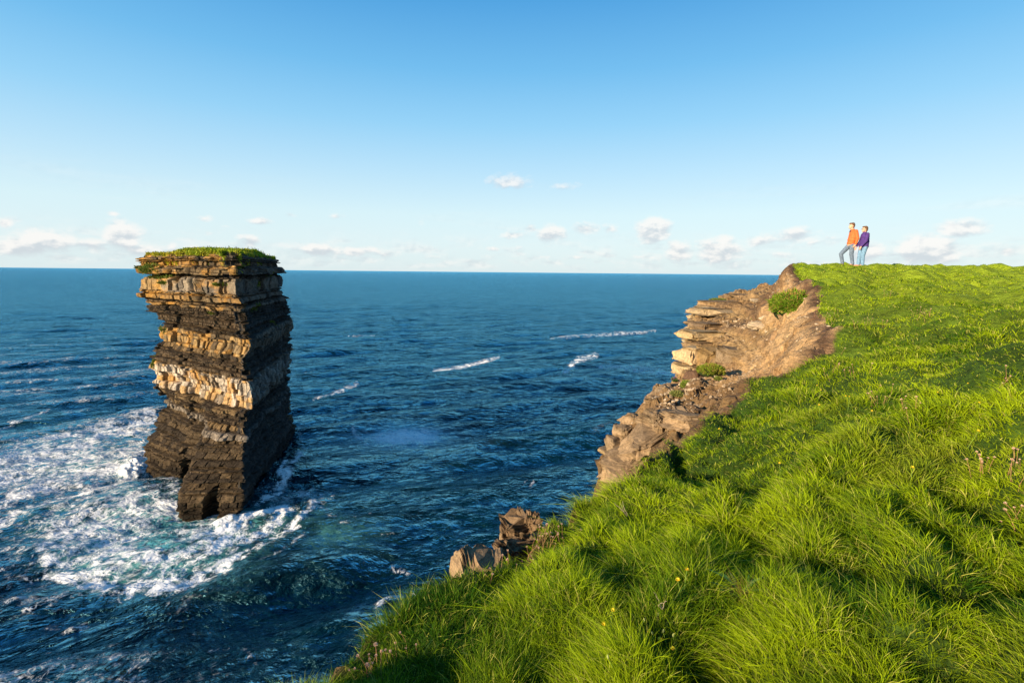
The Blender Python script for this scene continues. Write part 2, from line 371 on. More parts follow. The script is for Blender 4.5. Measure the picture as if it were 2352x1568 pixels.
make_water()
# ================================================================== ROCK MATERIALS
def rock_mat(name, sc=1.0, bump=.6, streak=0.0, rough=.9):
    mt, n = mat(name)
    pos = n.n('ShaderNodeNewGeometry').outputs['Position']
    c = n.n('ShaderNodeAttribute', dict(attribute_name='Col')).outputs[0]
    a = n.noise(pos, 1.3*sc, 8.0, .65); b = n.noise(pos, 7.0*sc, 6.0, .65)
    fl = n.n('ShaderNodeMapping', None, Vector=pos, Scale=(1, 1, 6)).outputs[0]
    d = n.noise(fl, 1.6*sc, 6.0, .7)
    v = n.m('ADD', n.m('MULTIPLY', a, .9), n.m('ADD', n.m('MULTIPLY', b, .5), n.m('MULTIPLY', d, .7)))
    k = n.ss(v, .70, 1.40, .42, 1.5)
    cc = n.mix(1.0, c, n.n('ShaderNodeCombineXYZ', None, X=k, Y=k, Z=k).outputs[0], 'MULTIPLY')
    h = n.m('ADD', n.m('MULTIPLY', d, .5), n.m('ADD', n.m('MULTIPLY', a, .6), n.m('MULTIPLY', b, .22)))
    bp = n.n('ShaderNodeBump', None, Height=h, Strength=bump, Distance=.45/sc)
    p = n.n('ShaderNodeBsdfPrincipled', None, Base_Color=cc, Roughness=rough, Normal=bp)
    p.inputs['Specular IOR Level'].default_value = .12
    finish(n, p); return mt
M_STACK = rock_mat('layered_rock', .55, .7)
M_LAND = rock_mat('cliff_rock_and_soil', 3.2, 1.0)
def grass_mat(name, trans=.22):
    mt, n = mat(name)
    c = n.n('ShaderNodeAttribute', dict(attribute_name='Col')).outputs[0]
    di = n.n('ShaderNodeBsdfPrincipled', None, Base_Color=c, Roughness=.5)
    di.inputs['Specular IOR Level'].default_value = .06
    tr = n.n('ShaderNodeBsdfTranslucent', None, Color=n.mix(1.0, c, rgb(1.15, 1.1, .6), 'MULTIPLY'))
    mx = n.n('ShaderNodeMixShader', None, i0=trans, i1=di.outputs[0], i2=tr.outputs[0])
    finish(n, mx); return mt
M_GRASS = grass_mat('grass_blades')
def plain(name, col, rough=.8, nsc=30.0, amt=.25, spec=.3):
    mt, n = mat(name)
    pos = n.n('ShaderNodeTexCoord').outputs['Object']
    k = n.ss(n.noise(pos, nsc, 5.0, .6), .3, .7, 1-amt, 1+amt)
    cc = n.mix(1.0, rgb(*col), n.n('ShaderNodeCombineXYZ', None, X=k, Y=k, Z=k).outputs[0], 'MULTIPLY')
    p = n.n('ShaderNodeBsdfPrincipled', None, Base_Color=cc, Roughness=rough,
            Normal=n.n('ShaderNodeBump', None, Height=n.noise(pos, nsc*.7, 4.0), Strength=.3, Distance=.01))
    p.inputs['Specular IOR Level'].default_value = spec
    finish(n, p); return mt

# ribbons: blades of grass / leaves as one mesh
def ribbons(name, root, up, lean, L, Wd, bend, col, nseg=3, tipcol=None, side=None):
    n = len(root); ts = np.linspace(0, 1, nseg+1)
    if side is None:
        a = rng.random(n)*2*np.pi; s = np.c_[np.cos(a), np.sin(a), np.zeros(n)]
        s = s-(s*up).sum(1)[:, None]*up; s /= np.linalg.norm(s, axis=1)[:, None]
    else: s = side
    V = []; C = []
    for i, t in enumerate(ts):
        d = up*(t-.35*bend[:, None]*t*t)+lean*bend[:, None]*t*t
        p = root+d*L[:, None]
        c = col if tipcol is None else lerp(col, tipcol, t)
        if i < nseg:
            wd = Wd[:, None]*(1-.75*t**1.6)*.5
            V += [p-s*wd, p+s*wd]; C += [c, c]
        else: V += [p]; C += [c]
    nv = 2*nseg+1
    V = np.stack(V, 1).reshape(-1, 3); C = np.stack(C, 1).reshape(-1, 3)
    b = (np.arange(n)*nv)[:, None]
    q = np.concatenate([b+np.array([2*i, 2*i+1, 2*i+3, 2*i+2]) for i in range(nseg-1)]) if nseg > 1 else None
    t = b+np.array([2*nseg-2, 2*nseg-1, 2*nseg])
    me = mesh_np(name, V, q, t, True); attr(me, 'Col', C, 'COLOR'); return me

# ================================================================== SEA STACK
def make_stack():
    # silhouette read as (row, x) and turned into outline corners at each height
    LF = [(560,340),(594,313),(610,313),(628,314),(632,329),(643,321),(671,321),(675,314),(683,316),(698,339),(703,324),(718,331),(721,350),(740,361),(770,362),(785,366),(795,354),(803,344),(815,340),(848,342),(850,354),(865,356),(878,344),(895,354),(908,374),(929,386),(954,366),(991,351),(1019,329),(1034,326),(1056,332),(1100,333),(1220,333)]
    CR = [(560,535),(600,540),(643,542),(678,542),(698,557),(705,552),(743,560),(773,567),(783,576),(800,576),(823,558),(865,565),(893,578),(941,580),(946,563),(991,558),(1006,570),(1031,558),(1096,560),(1159,558),(1190,540),(1220,536)]
    RT = [(560,600),(580,642),(610,649),(635,654),(675,656),(690,672),(698,675),(773,671),(860,666),(898,669),(909,670),(946,669),(971,679),(984,684),(1021,676),(1069,668),(1220,660)]
    def interp(T, r): T = np.array(T, float); return np.interp(r, T[:, 0], T[:, 1])
    z = np.linspace(3.2, -47.2, 640)
    def rows(Y, z): # row of a point at distance Y and height z, near the stack's azimuth
        return proj(-.6*Y, np.full_like(z, Y), z)[1]
    YA, YD, YB = 95.0, 117.0, 139.0
    def onray(px, row, Y):
        out = np.zeros((len(z), 2))
        for i in range(len(z)):
            r = ray(px[i], row[i]); k = Y[i]/r[1]; out[i] = r[0]*k, Y[i]
        return out
    low = sstep(-28, -46, z)
    ya = YA-5.2*low; rA = np.array([rows(a, np.array([b]))[0] for a, b in zip(ya, z)])
    A = onray(interp(CR, rA), rA, ya)
    ker = np.exp(-np.linspace(-2, 2, 31)**2); ker /= ker.sum()
    yd = YD-4*low+4*np.exp(-((z+33)/5)**2); rD = np.array([rows(a, np.array([b]))[0] for a, b in zip(yd, z)])
    D = onray(interp(LF, rD), rD, yd)
    yb = YB+4*low; rB = np.array([rows(a, np.array([b]))[0] for a, b in zip(yb, z)])
    B = onray(interp(RT, rB), rB, yb)
    def smooth(Q, k_=31):
        kk_ = np.exp(-np.linspace(-2, 2, k_)**2); kk_ /= kk_.sum(); o_ = Q.copy()
        for c_ in range(2): o_[:, c_] = np.convolve(np.pad(Q[:, c_], k_//2, mode='edge'), kk_, mode='valid')
        return o_
    A = smooth(A, 19); B = smooth(B, 61); D = smooth(D, 9)
    C = D+(B-A)*.85+np.array([3, 0])
    # nose and notch on the lit side at the foot
    N = lerp(A, D, .30); Mx = lerp(A, D, .42)
    nose = sstep(-24, -45, z)[:, None]; N = N+nose*(np.array([-60., 88.6])-lerp(A, D, .26))*1.0
    notch = sstep(-36, -45, z)[:, None]; Mx = Mx+notch*(np.array([-69.5, 105.0])-Mx)
    E2 = lerp(A, D, .75)
    corners = [A, N, Mx, E2, D, C, B]
    cnt = [120, 70, 130, 110, 60, 60, 260]
    cols = []; S = []; s0 = 0
    for i in range(7):
        P, Q = corners[i], corners[(i+1) % 7]; n_ = cnt[i]
        L = np.linalg.norm((Q-P)[200]); t = np.arange(n_)/n_
        for tt in t: cols.append(lerp(P, Q, tt)); S.append(s0+L*tt)
        s0 += L
    XY = np.stack(cols, 1); S = np.array(S); nz, nc = XY.shape[:2]
    kk_ = np.exp(-np.linspace(-2, 2, 15)**2); kk_ /= kk_.sum(); XY = sum(k__*np.roll(XY, i_-7, 1) for i_, k__ in enumerate(kk_))
    cen = XY.mean(1, keepdims=True)
    tan = np.roll(XY, -3, 1)-np.roll(XY, 3, 1); nrm = np.stack([-tan[..., 1], tan[..., 0]], -1)
    nrm /= np.linalg.norm(nrm, axis=-1, keepdims=True)+1e-9
    sg = np.sign(((XY-cen)*nrm).sum(-1, keepdims=True)); nrm *= np.where(sg == 0, 1, sg)
    nrm = (np.roll(nrm, 4, 1)+np.roll(nrm, -4, 1)+nrm); nrm /= np.linalg.norm(nrm, axis=-1, keepdims=True)
    Z = np.repeat(z[:, None], nc, 1); SS = np.repeat(S[None], nz, 0)
    # joints stand upright: measure along fixed directions of each face
    A0 = A[200]; u1 = (D[200]-A0)/np.linalg.norm(D[200]-A0); u2 = (B[200]-A0)/np.linalg.norm(B[200]-A0)
    nl = sum(cnt[:4]); SS[:, :nl] = (XY[:, :nl]-A0)@u1; SS[:, nc-cnt[6]:] = s0-(XY[:, nc-cnt[6]:]-A0)@u2
    row = proj(-.6*YA, YA, z)[1]
    # beds: (row top, row bottom, kind, offset, bed thickness m, block width m)
    kinds = []
    bands = [(540,612,'thin',0.0,.42,2.2),(612,632,'orange',.75,.55,3.5),(632,641,'shale',-1.0,.3,1.4),(641,679,'massive',.35,3.9,5.2),(679,699,'orange',.4,.5,3.0),
             (699,710,'shale',-.6,.35,1.2),(710,717,'orange',.3,.6,2.8),(717,780,'shale',-.35,.38,1.1),(780,823,'block',.35,.8,1.35),(823,878,'shale',-.35,.45,1.3),
             (878,944,'pale',.2,1.3,1.5),(944,1000,'shale',-.3,.42,1.3),(1000,1012,'greyb',.15,1.0,1.6),(1012,1300,'base',-.3,.55,2.0)]
    rg = np.random.default_rng(11)
    # gentle dip so the beds are not ruled lines
    Zd = Z+.45*fbm(SS/14, Z/30, 3.3, 3)+.07*noise(SS/3, Z/6, 9.1)+.018*np.clip(SS-60, -60, 60)*0
    off = np.zeros_like(Z); colr = np.zeros(Z.shape+(3,)); top_i = np.zeros_like(Z)
    PAL = dict(thin=[(.095,.068,.042),(.15,.10,.052),(.06,.046,.031),(.21,.155,.10)], orange=[(.33,.18,.05),(.25,.145,.055),(.14,.095,.05),(.38,.22,.07)],
               shale=[(.062,.043,.026),(.085,.058,.034),(.040,.029,.019),(.15,.098,.048)], massive=[(.23,.18,.125),(.27,.175,.08),(.16,.13,.10)],
               block=[(.31,.195,.08),(.28,.155,.052),(.22,.15,.075),(.10,.07,.04)], pale=[(.50,.41,.31),(.42,.34,.26),(.44,.28,.13),(.26,.20,.14)], greyb=[(.21,.17,.13),(.15,.12,.09)],
               base=[(.062,.043,.025),(.085,.058,.032),(.042,.030,.019),(.105,.073,.042)])
    rowd = np.interp(-Zd, -z, row)+6*fbm(SS/8, Z/5, 2.7, 3)+3*(h1(np.floor(SS/2.7), 6)-.5)
    seed = 0; LD0 = np.linalg.norm((D-A)[200])
    for r0, r1, kd, bo, th, bw in bands:
        m_ = (rowd >= r0) & (rowd < r1)
        if not m_.any(): seed += 1; continue
        zz = Zd[m_]; ss = SS[m_]
        zt = np.interp(r0, row, z) if r0 > row[0] else z[0]; zb_ = np.interp(r1, row, z)
        H_ = abs(zt-zb_); nb = max(1, int(round(H_/th)))
        # irregular bed boundaries
        ed = np.sort(np.r_[0, np.cumsum(.3+1.5*rg.random(nb)**1.6)]); ed = ed/ed[-1]*H_
        depth = np.clip(zt-zz, 0, H_-1e-6); bi = np.searchsorted(ed, depth, side='right')-1; bi = np.clip(bi, 0, nb-1)
        ft = (depth-ed[bi])/(ed[bi+1]-ed[bi])
        bj = h1(bi, seed+.3)
        wj = bw*(.6+.9*h1(bi, seed+5))
        sw = ss/wj+h1(bi, seed+9)*7+ .02*noise(zz*1.5, ss*.7, 2.)
        blk = np.floor(sw); fb = sw-blk
        hb = h1(blk*37+bi*911, seed+2); hc = h1(blk*17+bi*313, seed+7)
        edge = np.minimum(fb, 1-fb)*wj; edz = np.minimum(ft, 1-ft)*(ed[bi+1]-ed[bi])
        groove = -.22*(1-sstep(.0, .16, edge))-.16*(1-sstep(0, .10, edz))*(th > .7)
        o_ = bo+groove
        if kd in ('thin', 'orange'): o_ = o_+(bj-.5)*1.35-.28*(1-sstep(0, .09, edz))+(hb-.5)*.4*(1)-.5*(hb > .86)
        elif kd == 'shale' or kd == 'base':
            o_ = o_+(bj-.5)*1.35+(hb-.5)*.32*(hb > .3)+.5*fbm(ss/3.5, zz/1.6, seed, 5)-.28*(1-sstep(0, .09, edz))
        elif kd == 'massive': o_ = o_+(hb-.5)*1.0-.6*(hb < .15)+.35*fbm(ss/1.8, zz/2.2, seed, 4)
        elif kd == 'pale': o_ = o_+(hb-.5)*.9+.40*fbm(ss/.9, zz/3, seed, 4)
        elif kd == 'block': o_ = o_+(bj-.5)*.5+(hb-.5)*.55-1.1*(hb < .07)
        else: o_ = o_+(hb-.5)*.7
        off[m_] = o_
        pal = np.array(PAL[kd]); ci = (hc*len(pal)*.999 if th > .7 else (h1(bi, seed+4)*.7+hc*.3)*len(pal)*.999).astype(int)
        cc = pal[np.clip(ci, 0, len(pal)-1)]*(.82+.36*hb)[:, None]
        # orange lichen / iron stain patches
        st = sstep(.0, .45, fbm(ss/4.5, zz/3.0, seed*3.1+2, 4)+.25*sstep(.55*LD0, .95*LD0, ss)*(rowd[m_] < 880))
        if kd in ('massive', 'pale', 'block', 'orange', 'thin'):
            cc = lerp(cc, cc*0+np.array([.44, .22, .045]), (st*.7)[:, None])
        cc = cc*(1-.55*(1-sstep(0, .09, edge))*(th > .3))[:, None]
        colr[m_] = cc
        seed += 1
    # shade of the right side put into the rock colour: greyer and darker
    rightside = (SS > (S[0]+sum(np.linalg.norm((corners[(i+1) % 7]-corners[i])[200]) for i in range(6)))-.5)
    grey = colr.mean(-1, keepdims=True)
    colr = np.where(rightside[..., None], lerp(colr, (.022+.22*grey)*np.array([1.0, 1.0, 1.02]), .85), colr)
    colr *= (1-.5*sstep(-41.5, -44.5, Z+.8*noise(SS/3, Z/3, 4.)))[..., None]  # wet rock near the waterline; the darkening also paints shade into the arch
    off += sstep(-25, -34, Z)*(.85*fbm(SS/2.6, (Z+.35*SS)/1.5, 6.6, 5))
    off -= .75*sstep(-30, -10, Z)+.15
    off += 1.3*fbm(SS/9, Z/9, 5.5, 4)+1.1*(h1(np.floor(SS/4.1+.04*noise(Z/4, SS/9, 4.)+7*h1(np.floor(Zd/2.3), 1)), 2)-.5)*sstep(-40,-30,Z)+.42*fbm(SS/2.8, Z/1.6, 1.5, 5)
    # deep vertical clefts in the upper half and the shaded pit left of centre
    LD = np.linalg.norm((D-A)[200])
    for sc_, zw0, zw1, dp, wd in ((.455*LD, 1.2, -6.5, 2.4, .55), (.40*LD, -1.5, -6, 1.5, .8), (.22*LD, -13, -19, 1.0, .5), (.70*LD, 1., -3, 1.4, .5), (.62*LD,-22,-28,1.1,.4)):
        off -= dp*np.exp(-((SS-sc_-.25*np.sin(Z*1.3))/wd)**2)*sstep(zw1-.3, zw1+.3, Z)*sstep(zw0+.3, zw0-.3, Z)
    # caves at the foot
    def cave(sc, wd, ztop, dp):
        g = 1-np.hypot((SS-sc)/wd, np.clip((Z+46)/(ztop+46), 0, 9))**2
        return dp*np.clip(g, 0, 1)**.35
    segs = [np.linalg.norm((corners[(i+1) % 7]-corners[i])[-20]) for i in range(7)]
    sn = np.linalg.norm((N-A)[200])
    global _cave
    off -= cave((N[-20]-A0)@u1*.45+(A[-20]-A0)@u1*.55+.2, 1.25, -40.2, 3.0)
    off -= cave((Mx[-20]-A0)@u1+.5, 2.0, -38, 3.0)
    XYo = XY+nrm*off[..., None]
    # top taper into the turf cap
    P = np.concatenate([XYo, Z[..., None]+EYE+ .06*noise(SS*2, Z*3, 1.)[..., None]], -1)
    # cap rings
    ncap = 46; cc0 = P[0].mean(0); capv = []; capc = []
    for i in range(1, ncap+1):
        t = 1-i/ncap
        ring = cc0+(P[0]-cc0)*t**.9
        x_, y_ = ring[:, 0], ring[:, 1]
        far = sstep(96, 128, y_)
        hz = EYE+2.7+.7*sstep(1.0, .70, t)+.9*far*sstep(1., .6, t)*sstep(-80,-74,x_)+.45*fbm(x_/4.5, y_/4.5, .7, 4)+.25*noise(x_/1.3, y_/1.3, .2)
        hz -= 2.6*sstep(-70, -86, x_)
        capv.append(np.c_[x_, y_, hz]); capc.append(np.tile([.045, .085, .018], (len(x_), 1)))
    V = np.concatenate([P.reshape(-1, 3)]+capv); 
    q = grid_quads(nz, nc, True); 
    colr = colr.reshape(-1, 3)
    # cap connectivity: first ring = row 0 of P
    allrings = [np.arange(nc)]+[nz*nc+i*nc+np.arange(nc) for i in range(ncap)]
    cq = []
    for i in range(ncap):
        a, b = allrings[i], allrings[i+1]
        cq.append(np.stack([np.roll(a, -1), a, b, np.roll(b, -1)], 1))
    # rock
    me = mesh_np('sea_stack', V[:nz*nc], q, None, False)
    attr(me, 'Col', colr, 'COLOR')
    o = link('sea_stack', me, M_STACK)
    tag(o, 'tall layered rock sea stack with turf top standing in foaming water', 'sea stack')
    capV = np.concatenate([P[0:1].reshape(-1, 3)]+capv); 
    rings = [i*nc+np.arange(nc) for i in range(ncap+1)]; cq = []
    for i in range(ncap):
        a, b = rings[i], rings[i+1]; cq.append(np.stack([np.roll(a, -1), a, b, np.roll(b, -1)], 1))
    cm = mesh_np('turf', capV, np.concatenate(cq), None, True)
    g = fbm(capV[:, 0]/5, capV[:, 1]/5, 3.1, 4); tc_ = lerp(np.array([.08,.14,.02])[None], np.array([.17,.18,.03])[None], sstep(-.2,.4,g)[:,None])
    attr(cm, 'Col', tc_, 'COLOR')
    tf = link('turf', cm, M_LAND2, o)
    # tufts on the cap and hanging over its edge
    k = 38000; ri = (rng.random(k)**.7*ncap*.95).astype(int); ci = rng.integers(0, nc, k); ri2 = np.where(rng.random(k) < .38, 0, ri)
    rp = capV.reshape(ncap+1, nc, 3)[ri2, ci]+rng.normal(size=(k, 3))*.15
    rp[:, 2] -= np.where(ri2 == 0, np.abs(rng.normal(size=k))*(.35+2.4*np.clip(fbm(rp[:, 0]/2.5, rp[:, 1]/2.5, 8., 3)+.2, 0, 1)), 0)
    keep = (ci < 490) | (ci > nc-262) | (ri > 4); rp = rp[keep]; k = len(rp)
    up = np.tile([0, 0, 1.], (k, 1)); ln = rng.normal(size=(k, 3))*.7; ln[:, 2] = -.1
    cg = fbm(rp[:, 0]/4, rp[:, 1]/4, 1.1, 3)
    c0 = lerp(np.array([.16, .27, .015])[None], np.array([.42, .37, .035])[None], np.clip(.35+cg*1.2+rng.random(k)*.4-.2+.6*sstep(-66,-84,rp[:,0]), 0, 1)[:, None])
    gm = ribbons('turf_grass', rp, up, ln, .32+.4*rng.random(k), .13+.12*rng.random(k), .6+.5*rng.random(k), c0, 2)
    to = link('turf_grass', gm, M_GRASS, o); to['kind'] = 'stuff'
    # green ledge plants on the rock
    kk = []
    for s_, zc, ws, wz, n_ in ((.88*LD, -.2, 4, 1.1, 900), (.8*LD,-1.8,4.5,.5,500), (.20*LD, -3.1, 1.2, .2, 200), (.93*LD, -13.8, 1.6, .5, 500), (.97*LD, -21.5, 1.0, 1.2, 350), (.35*LD, -9.0, 1.2, .15, 120), (.75*LD,-3.2,1.5,.2,150)):
        s1 = s_+rng.normal(size=n_)*ws*.5; z1 = zc+rng.normal(size=n_)*wz*.5
        i1 = np.clip(np.searchsorted(S, s1), 0, nc-1); j1 = np.clip(((3.2-z1)/50.4*639).astype(int), 0, nz-1)
        kk.append(P[j1, i1])
    for a_, zc, n_ in ((12, -3.4, 160), (16, -8.2, 260), (10, -12.6, 180), (22, 0.6, 400), (8, -1.2, 200)):
        s1 = S[-1]-(rng.random(n_)*3.5+max(0, 44-a_*1.9)); z1 = zc+rng.normal(size=n_)*.3
        i1 = np.clip(np.searchsorted(S, s1), 0, nc-1); j1 = np.clip(((3.2-z1)/50.4*639).astype(int), 0, nz-1)
        kk.append(P[j1, i1])
    rp = np.concatenate(kk); k = len(rp); up = rng.normal(size=(k, 3))*.5+np.array([-.3, -.5, .8]); up /= np.linalg.norm(up, axis=1)[:, None]
    c0 = lerp(np.array([.07, .12, .02])[None], np.array([.18, .19, .04])[None], rng.random(k)[:, None])
    gm = ribbons('ledge_plants', rp, up, rng.normal(size=(k, 3))*.5, .3+.4*rng.random(k), .2+.15*rng.random(k), .6+0*rng.random(k), c0, 2)
    lo = link('ledge_plants', gm, M_GRASS, o); lo['kind'] = 'stuff'
    return o, P, S, capV.reshape(ncap+1, nc, 3)
M_LAND2 = rock_mat('turf_ground', 1.2, .6)
STACK, SP, SS_, CAPV = make_stack()
# dry stalks standing on the turf top
sm = plain('dry_stalk', (.06, .05, .04))
def stalk_mesh():
    a = np.linspace(0, 2*np.pi, 6, endpoint=False); V = []
    for z_, r_ in ((0, .035), (.4, .03), (.75, .05), (.95, .04), (1.05, .012)):
        V += [(r_*math.cos(t)+.03*z_, r_*math.sin(t), z_) for t in a]
    return mesh_np('dry_stalk', np.array(V), grid_quads(5, 6, True))
st0 = None
for i, px in enumerate([466,474,480,488,494,500,507,516,524,531,540,548,556,566,574,583,590,598,610,622,642]):
    # stand on the crest of the turf seen along this direction
    best = None
    for rr_ in CAPV.reshape(-1, 3)[::7]:
        pass
    cv = CAPV.reshape(-1, 3); u_, v_ = proj(cv[:, 0], cv[:, 1], cv[:, 2]-EYE)
    k_ = np.where(np.abs(u_-px) < 4)[0]
    if len(k_) == 0: continue
    p_ = cv[k_[np.argmin(v_[k_])]]
    if st0 is None: st0 = link('dry_stalk', stalk_mesh(), sm); o_ = st0
    else: o_ = st0.copy(); COL.objects.link(o_)
    o_.location = tuple(p_-np.array([0, 0, .1])); s_ = .6+.5*rng.random(); o_.scale = (1, 1, s_); o_.rotation_euler = (rng.normal()*.1, rng.normal()*.1, rng.random()*6)
    tag(o_, 'tiny dark dry stalk standing up on the grassy skyline of the sea stack', 'plant stalk', 'dry stalks on top of the sea stack')
# ================================================================== HEADLAND
def P3(px, py, Y): p = atY(px, py, Y); return (p[0], p[1], p[2])
gp = [(0,0,-1.5), (-.9,2.1,-1.9), (.84,4.8,-2.15), (1.85,5.9,-2.15), (2.9,7.2,-2.05), (4.0,8.7,-1.9), (4.8,8.4,-1.65), (5.5,9.0,-1.4), (6.0,9.4,-1.25),
      (7.1,11.7,-.78), (8.8,15.5,-.22), (9.3,16.6,.07), (9.9,18.5,.18), (14.5,22,.30), (1.89,1.7,-1.5), (3.2,3.1,-1.35), (6,6,-.95), (9.4,9.4,-.60), (18,18,.05), (20,24,.31), (28,28,.40), (14,14,-.28),
      (60,30,.5), (100,20,.4), (120,60,.5), (40,-40,-.6), (10,-10,-1.0), (0,-20,-1.2), (-6,-30,-1.6), (-2.5,-1,-1.8), (40,34,.5)]
G0 = TPS(gp, .02)
EL = [(-30,-160), (-16,-60), (-8,-20), (-4.2,-6), (-2.4,-1), (-1.7,.9), (-1.12,1.85), (-.9,2.3), (-.75,2.75), (-.62,2.95), (-.2,3.1), (.1,3.55), (.52,4.25), (.84,4.75), (1.15,5.1), (1.85,5.9),
      (2.3,6.45), (2.9,7.2), (3.5,7.7), (3.85,8.55), (4.1,8.9), (4.6,8.75), (5.0,8.65), (5.5,9.15), (6.1,9.55), (6.5,10.5), (7.0,11.7), (7.9,13.2), (8.7,15.3), (9.15,16.8), (9.9,18.3), (11.6,21), (14,24), (18,28), (27,33), (45,40), (90,55), (250,90)]
EP = EL+[(400,90), (400,-200), (-20,-200)]
rp_ = [(1690,676,25), (1790,676,20), (1745,674,23), (1625,694,24), (1608,706,22.5), (1600,715,22), (1700,722,20), (1772,722,16), (1640,745,19.5), (1740,762,15.5), (1590,772,19),
       (1665,795,17), (1722,802,14.5), (1578,818,17.5), (1640,858,15), (1702,850,13.5), (1562,880,14), (1506,890,13.2), (1600,900,12), (1705,888,10.6), (1490,930,12.5), (1535,930,11), (1650,935,9.6),
       (1522,962,10), (1600,975,8.7), (1430,965,10.6), (1480,950,10.6), (1500,1022,9.6), (1565,1005,8.1), (1412,1000,10.5), (1400,1060,10.4), (1368,1140,10.4), (1440,1100,9.0), (1845,640,18)]
RP = [P3(*p) for p in rp_]
for x_, y_ in ((-2.9,-1), (-1.6,1.8), (-1.2,2.6), (-.5,3.6), (.3,4.7), (1.0,5.8), (-5,-6)): RP.append((x_, y_, float(G0(x_, y_))-.85))
RP += [(20,40,-1), (13,27,-.9), (1.7,8.5,-4.3), (1.2,7.3,-3.6)]
R0 = TPS(RP, .01)
QL = [(-32,-160), (-17,-60), (-8.6,-20), (-4.8,-6), (-2.9,-1), (-2.1,.9), (-1.5,1.95), (-1.25,2.55), (-.95,3.2), (-.6,3.7), (-.1,4.2), (.2,4.9), (.7,5.6), (1.1,6.6), (1.2,7.6), (1.4,8.8), (1.6,10.3), (2.2,10.85), (2.9,11.2),
      (3.05,12.4), (3.65,13.6), (4.75,14.6), (5.2,15.3), (5.75,17.2), (6.3,18.1), (7.0,19.7), (7.9,22), (8.9,24.6), (10.9,26.2), (13,27), (15.4,29), (20,32), (28,37), (46,45), (92,60), (250,95)]
QP = QL+[(400,95), (400,-200), (-20,-200)]
FUR = [([(1990,985),(2055,1152),(2134,1232),(2234,1306),(2345,1400)], .16, .15), ([(1556,1010),(1590,1090),(1650,1160),(1720,1230)], .15, .16), ([(1900,900),(1960,960),(2055,1010)], .11, .2),
       ([(1850,1320),(1934,1292),(1984,1400),(2068,1449),(2180,1500)], .10, .10), ([(1560,1220),(1640,1290),(1720,1380)], .07, .09), ([(2000,655),(2110,680),(2230,720),(2330,745)], .13, .5), ([(2060,770),(2090,800)], .09, .25),
       ([(1430,1500),(1560,1530),(1640,1568)], .08, .08), ([(1280,1260),(1330,1350),(1400,1420)], .06, .1)]
def gbase(x, y): return G0(x, y)
def ground_pt(px, py, fn=None, z0=0.0):
    fn = fn or (lambda a, b: G0(a, b)); r = ray(px, py); ts = np.geomspace(1.0, 70, 1500)
    d = r[2]*ts-fn(r[0]*ts, r[1]*ts)-z0
    k = np.where(d < 0)[0]; t = ts[k[0]] if len(k) else ts[-1]
    return r[0]*t, r[1]*t
FURW = [([ground_pt(*p) for p in pl], dp, wd) for pl, dp, wd in FUR]
def voro(x, y, cell, seed=0):
    px_ = x/cell+.4*noise(x/cell/1.6, y/cell/1.6, 1.+seed); py_ = y/cell+.4*noise(x/cell/1.6, y/cell/1.6, 3.+seed)
    bx, by = np.floor(px_), np.floor(py_); best = np.full(np.shape(x), 9.); ox = np.zeros(np.shape(x)); oy = ox.copy(); cid = ox.copy()
    for i in (-1, 0, 1):
        for j in (-1, 0, 1):
            qx, qy = bx+i, by+j; fx = qx+h1(qx*71+qy*131, 1+seed); fy = qy+h1(qx*37+qy*17, 2+seed)
            dd = np.hypot(px_-fx, py_-fy); kk = dd < best
            best = np.where(kk, dd, best); ox = np.where(kk, px_-fx, ox); oy = np.where(kk, py_-fy, oy); cid = np.where(kk, h1(qx*91+qy*53, 5+seed), cid)
    return best, ox, oy, cid
def bumps(x, y):
    wx = x+.25*noise(x/.7, y/.7, 4.4); wy = y+.25*noise(x/.7, y/.7, 8.8)
    rr = np.hypot(x, y)
    b = .13*fbm((wx*.8+wy*.6)/1.5, (wy*.8-wx*.6)/.75, 1.3, 3)+.065*(1-2*np.abs(noise(wx/.55, wy/.4, 6.)))*sstep(16, 5, rr)+.10*fbm(x/3.2, y/3.2, 2.0, 2)*sstep(2, 7, rr)
    b += .05*fbm(x/.9, y/.9, 3.3, 3)*sstep(8, 14, rr)
    nr = sstep(9, 5, rr); v1 = voro(x, y, .42); v2 = voro(x, y, 1.0, 7); v3 = voro(x, y, 1.5, 13)
    b += .27*nr*(.25+1.1*v1[3])*(.42-v1[0]**1.5)+.42*(.15+1.25*v2[3])*(.34-v2[0]**1.5)+.40*sstep(9, 14, rr)*(.4+.8*v3[3])*(.36-v3[0]**1.5)
    b *= sstep(.6, 2.2, rr)*.8+.2
    for pl, dp, wd in FURW:
        x_, y_ = x+.35*noise(x/.6, y/.6, 14.)*wd/.15, y+.35*noise(x/.6, y/.6, 24.)*wd/.15; md = np.clip(.55+1.1*noise(x/.5, y/.5, 34.), .1, 1.3)
        d, a = seg_dist(x_, y_, pl); b = b-dp*1.35*md*np.exp(-(d/wd)**2)
        sx = -.77*wd*1.9; d2, a = seg_dist(x-sx, y+.64*wd*1.9*.8, pl); b = b+dp*.6*md*np.exp(-(d2/(wd*1.3))**2)
    return b
def G(x, y): return G0(x, y)+bumps(x, y)
def edge_d(x, y):
    d, a = seg_dist(x, y, EL); s = np.where(inside(x, y, EP), 1, -1)
    return d*s-(.12+.03*sstep(2.2, 3.4, y))*sstep(10, 8.8, y)+.10*noise(a/.35, 0*a, 2.)*sstep(6, 9, y)+.05*noise(x/.2, y/.2, 5.)
def terr(z, n, h):
    q = z/h+n; f = np.floor(q); t = q-f
    return (f+sstep(.78, .97, t)-n)*h
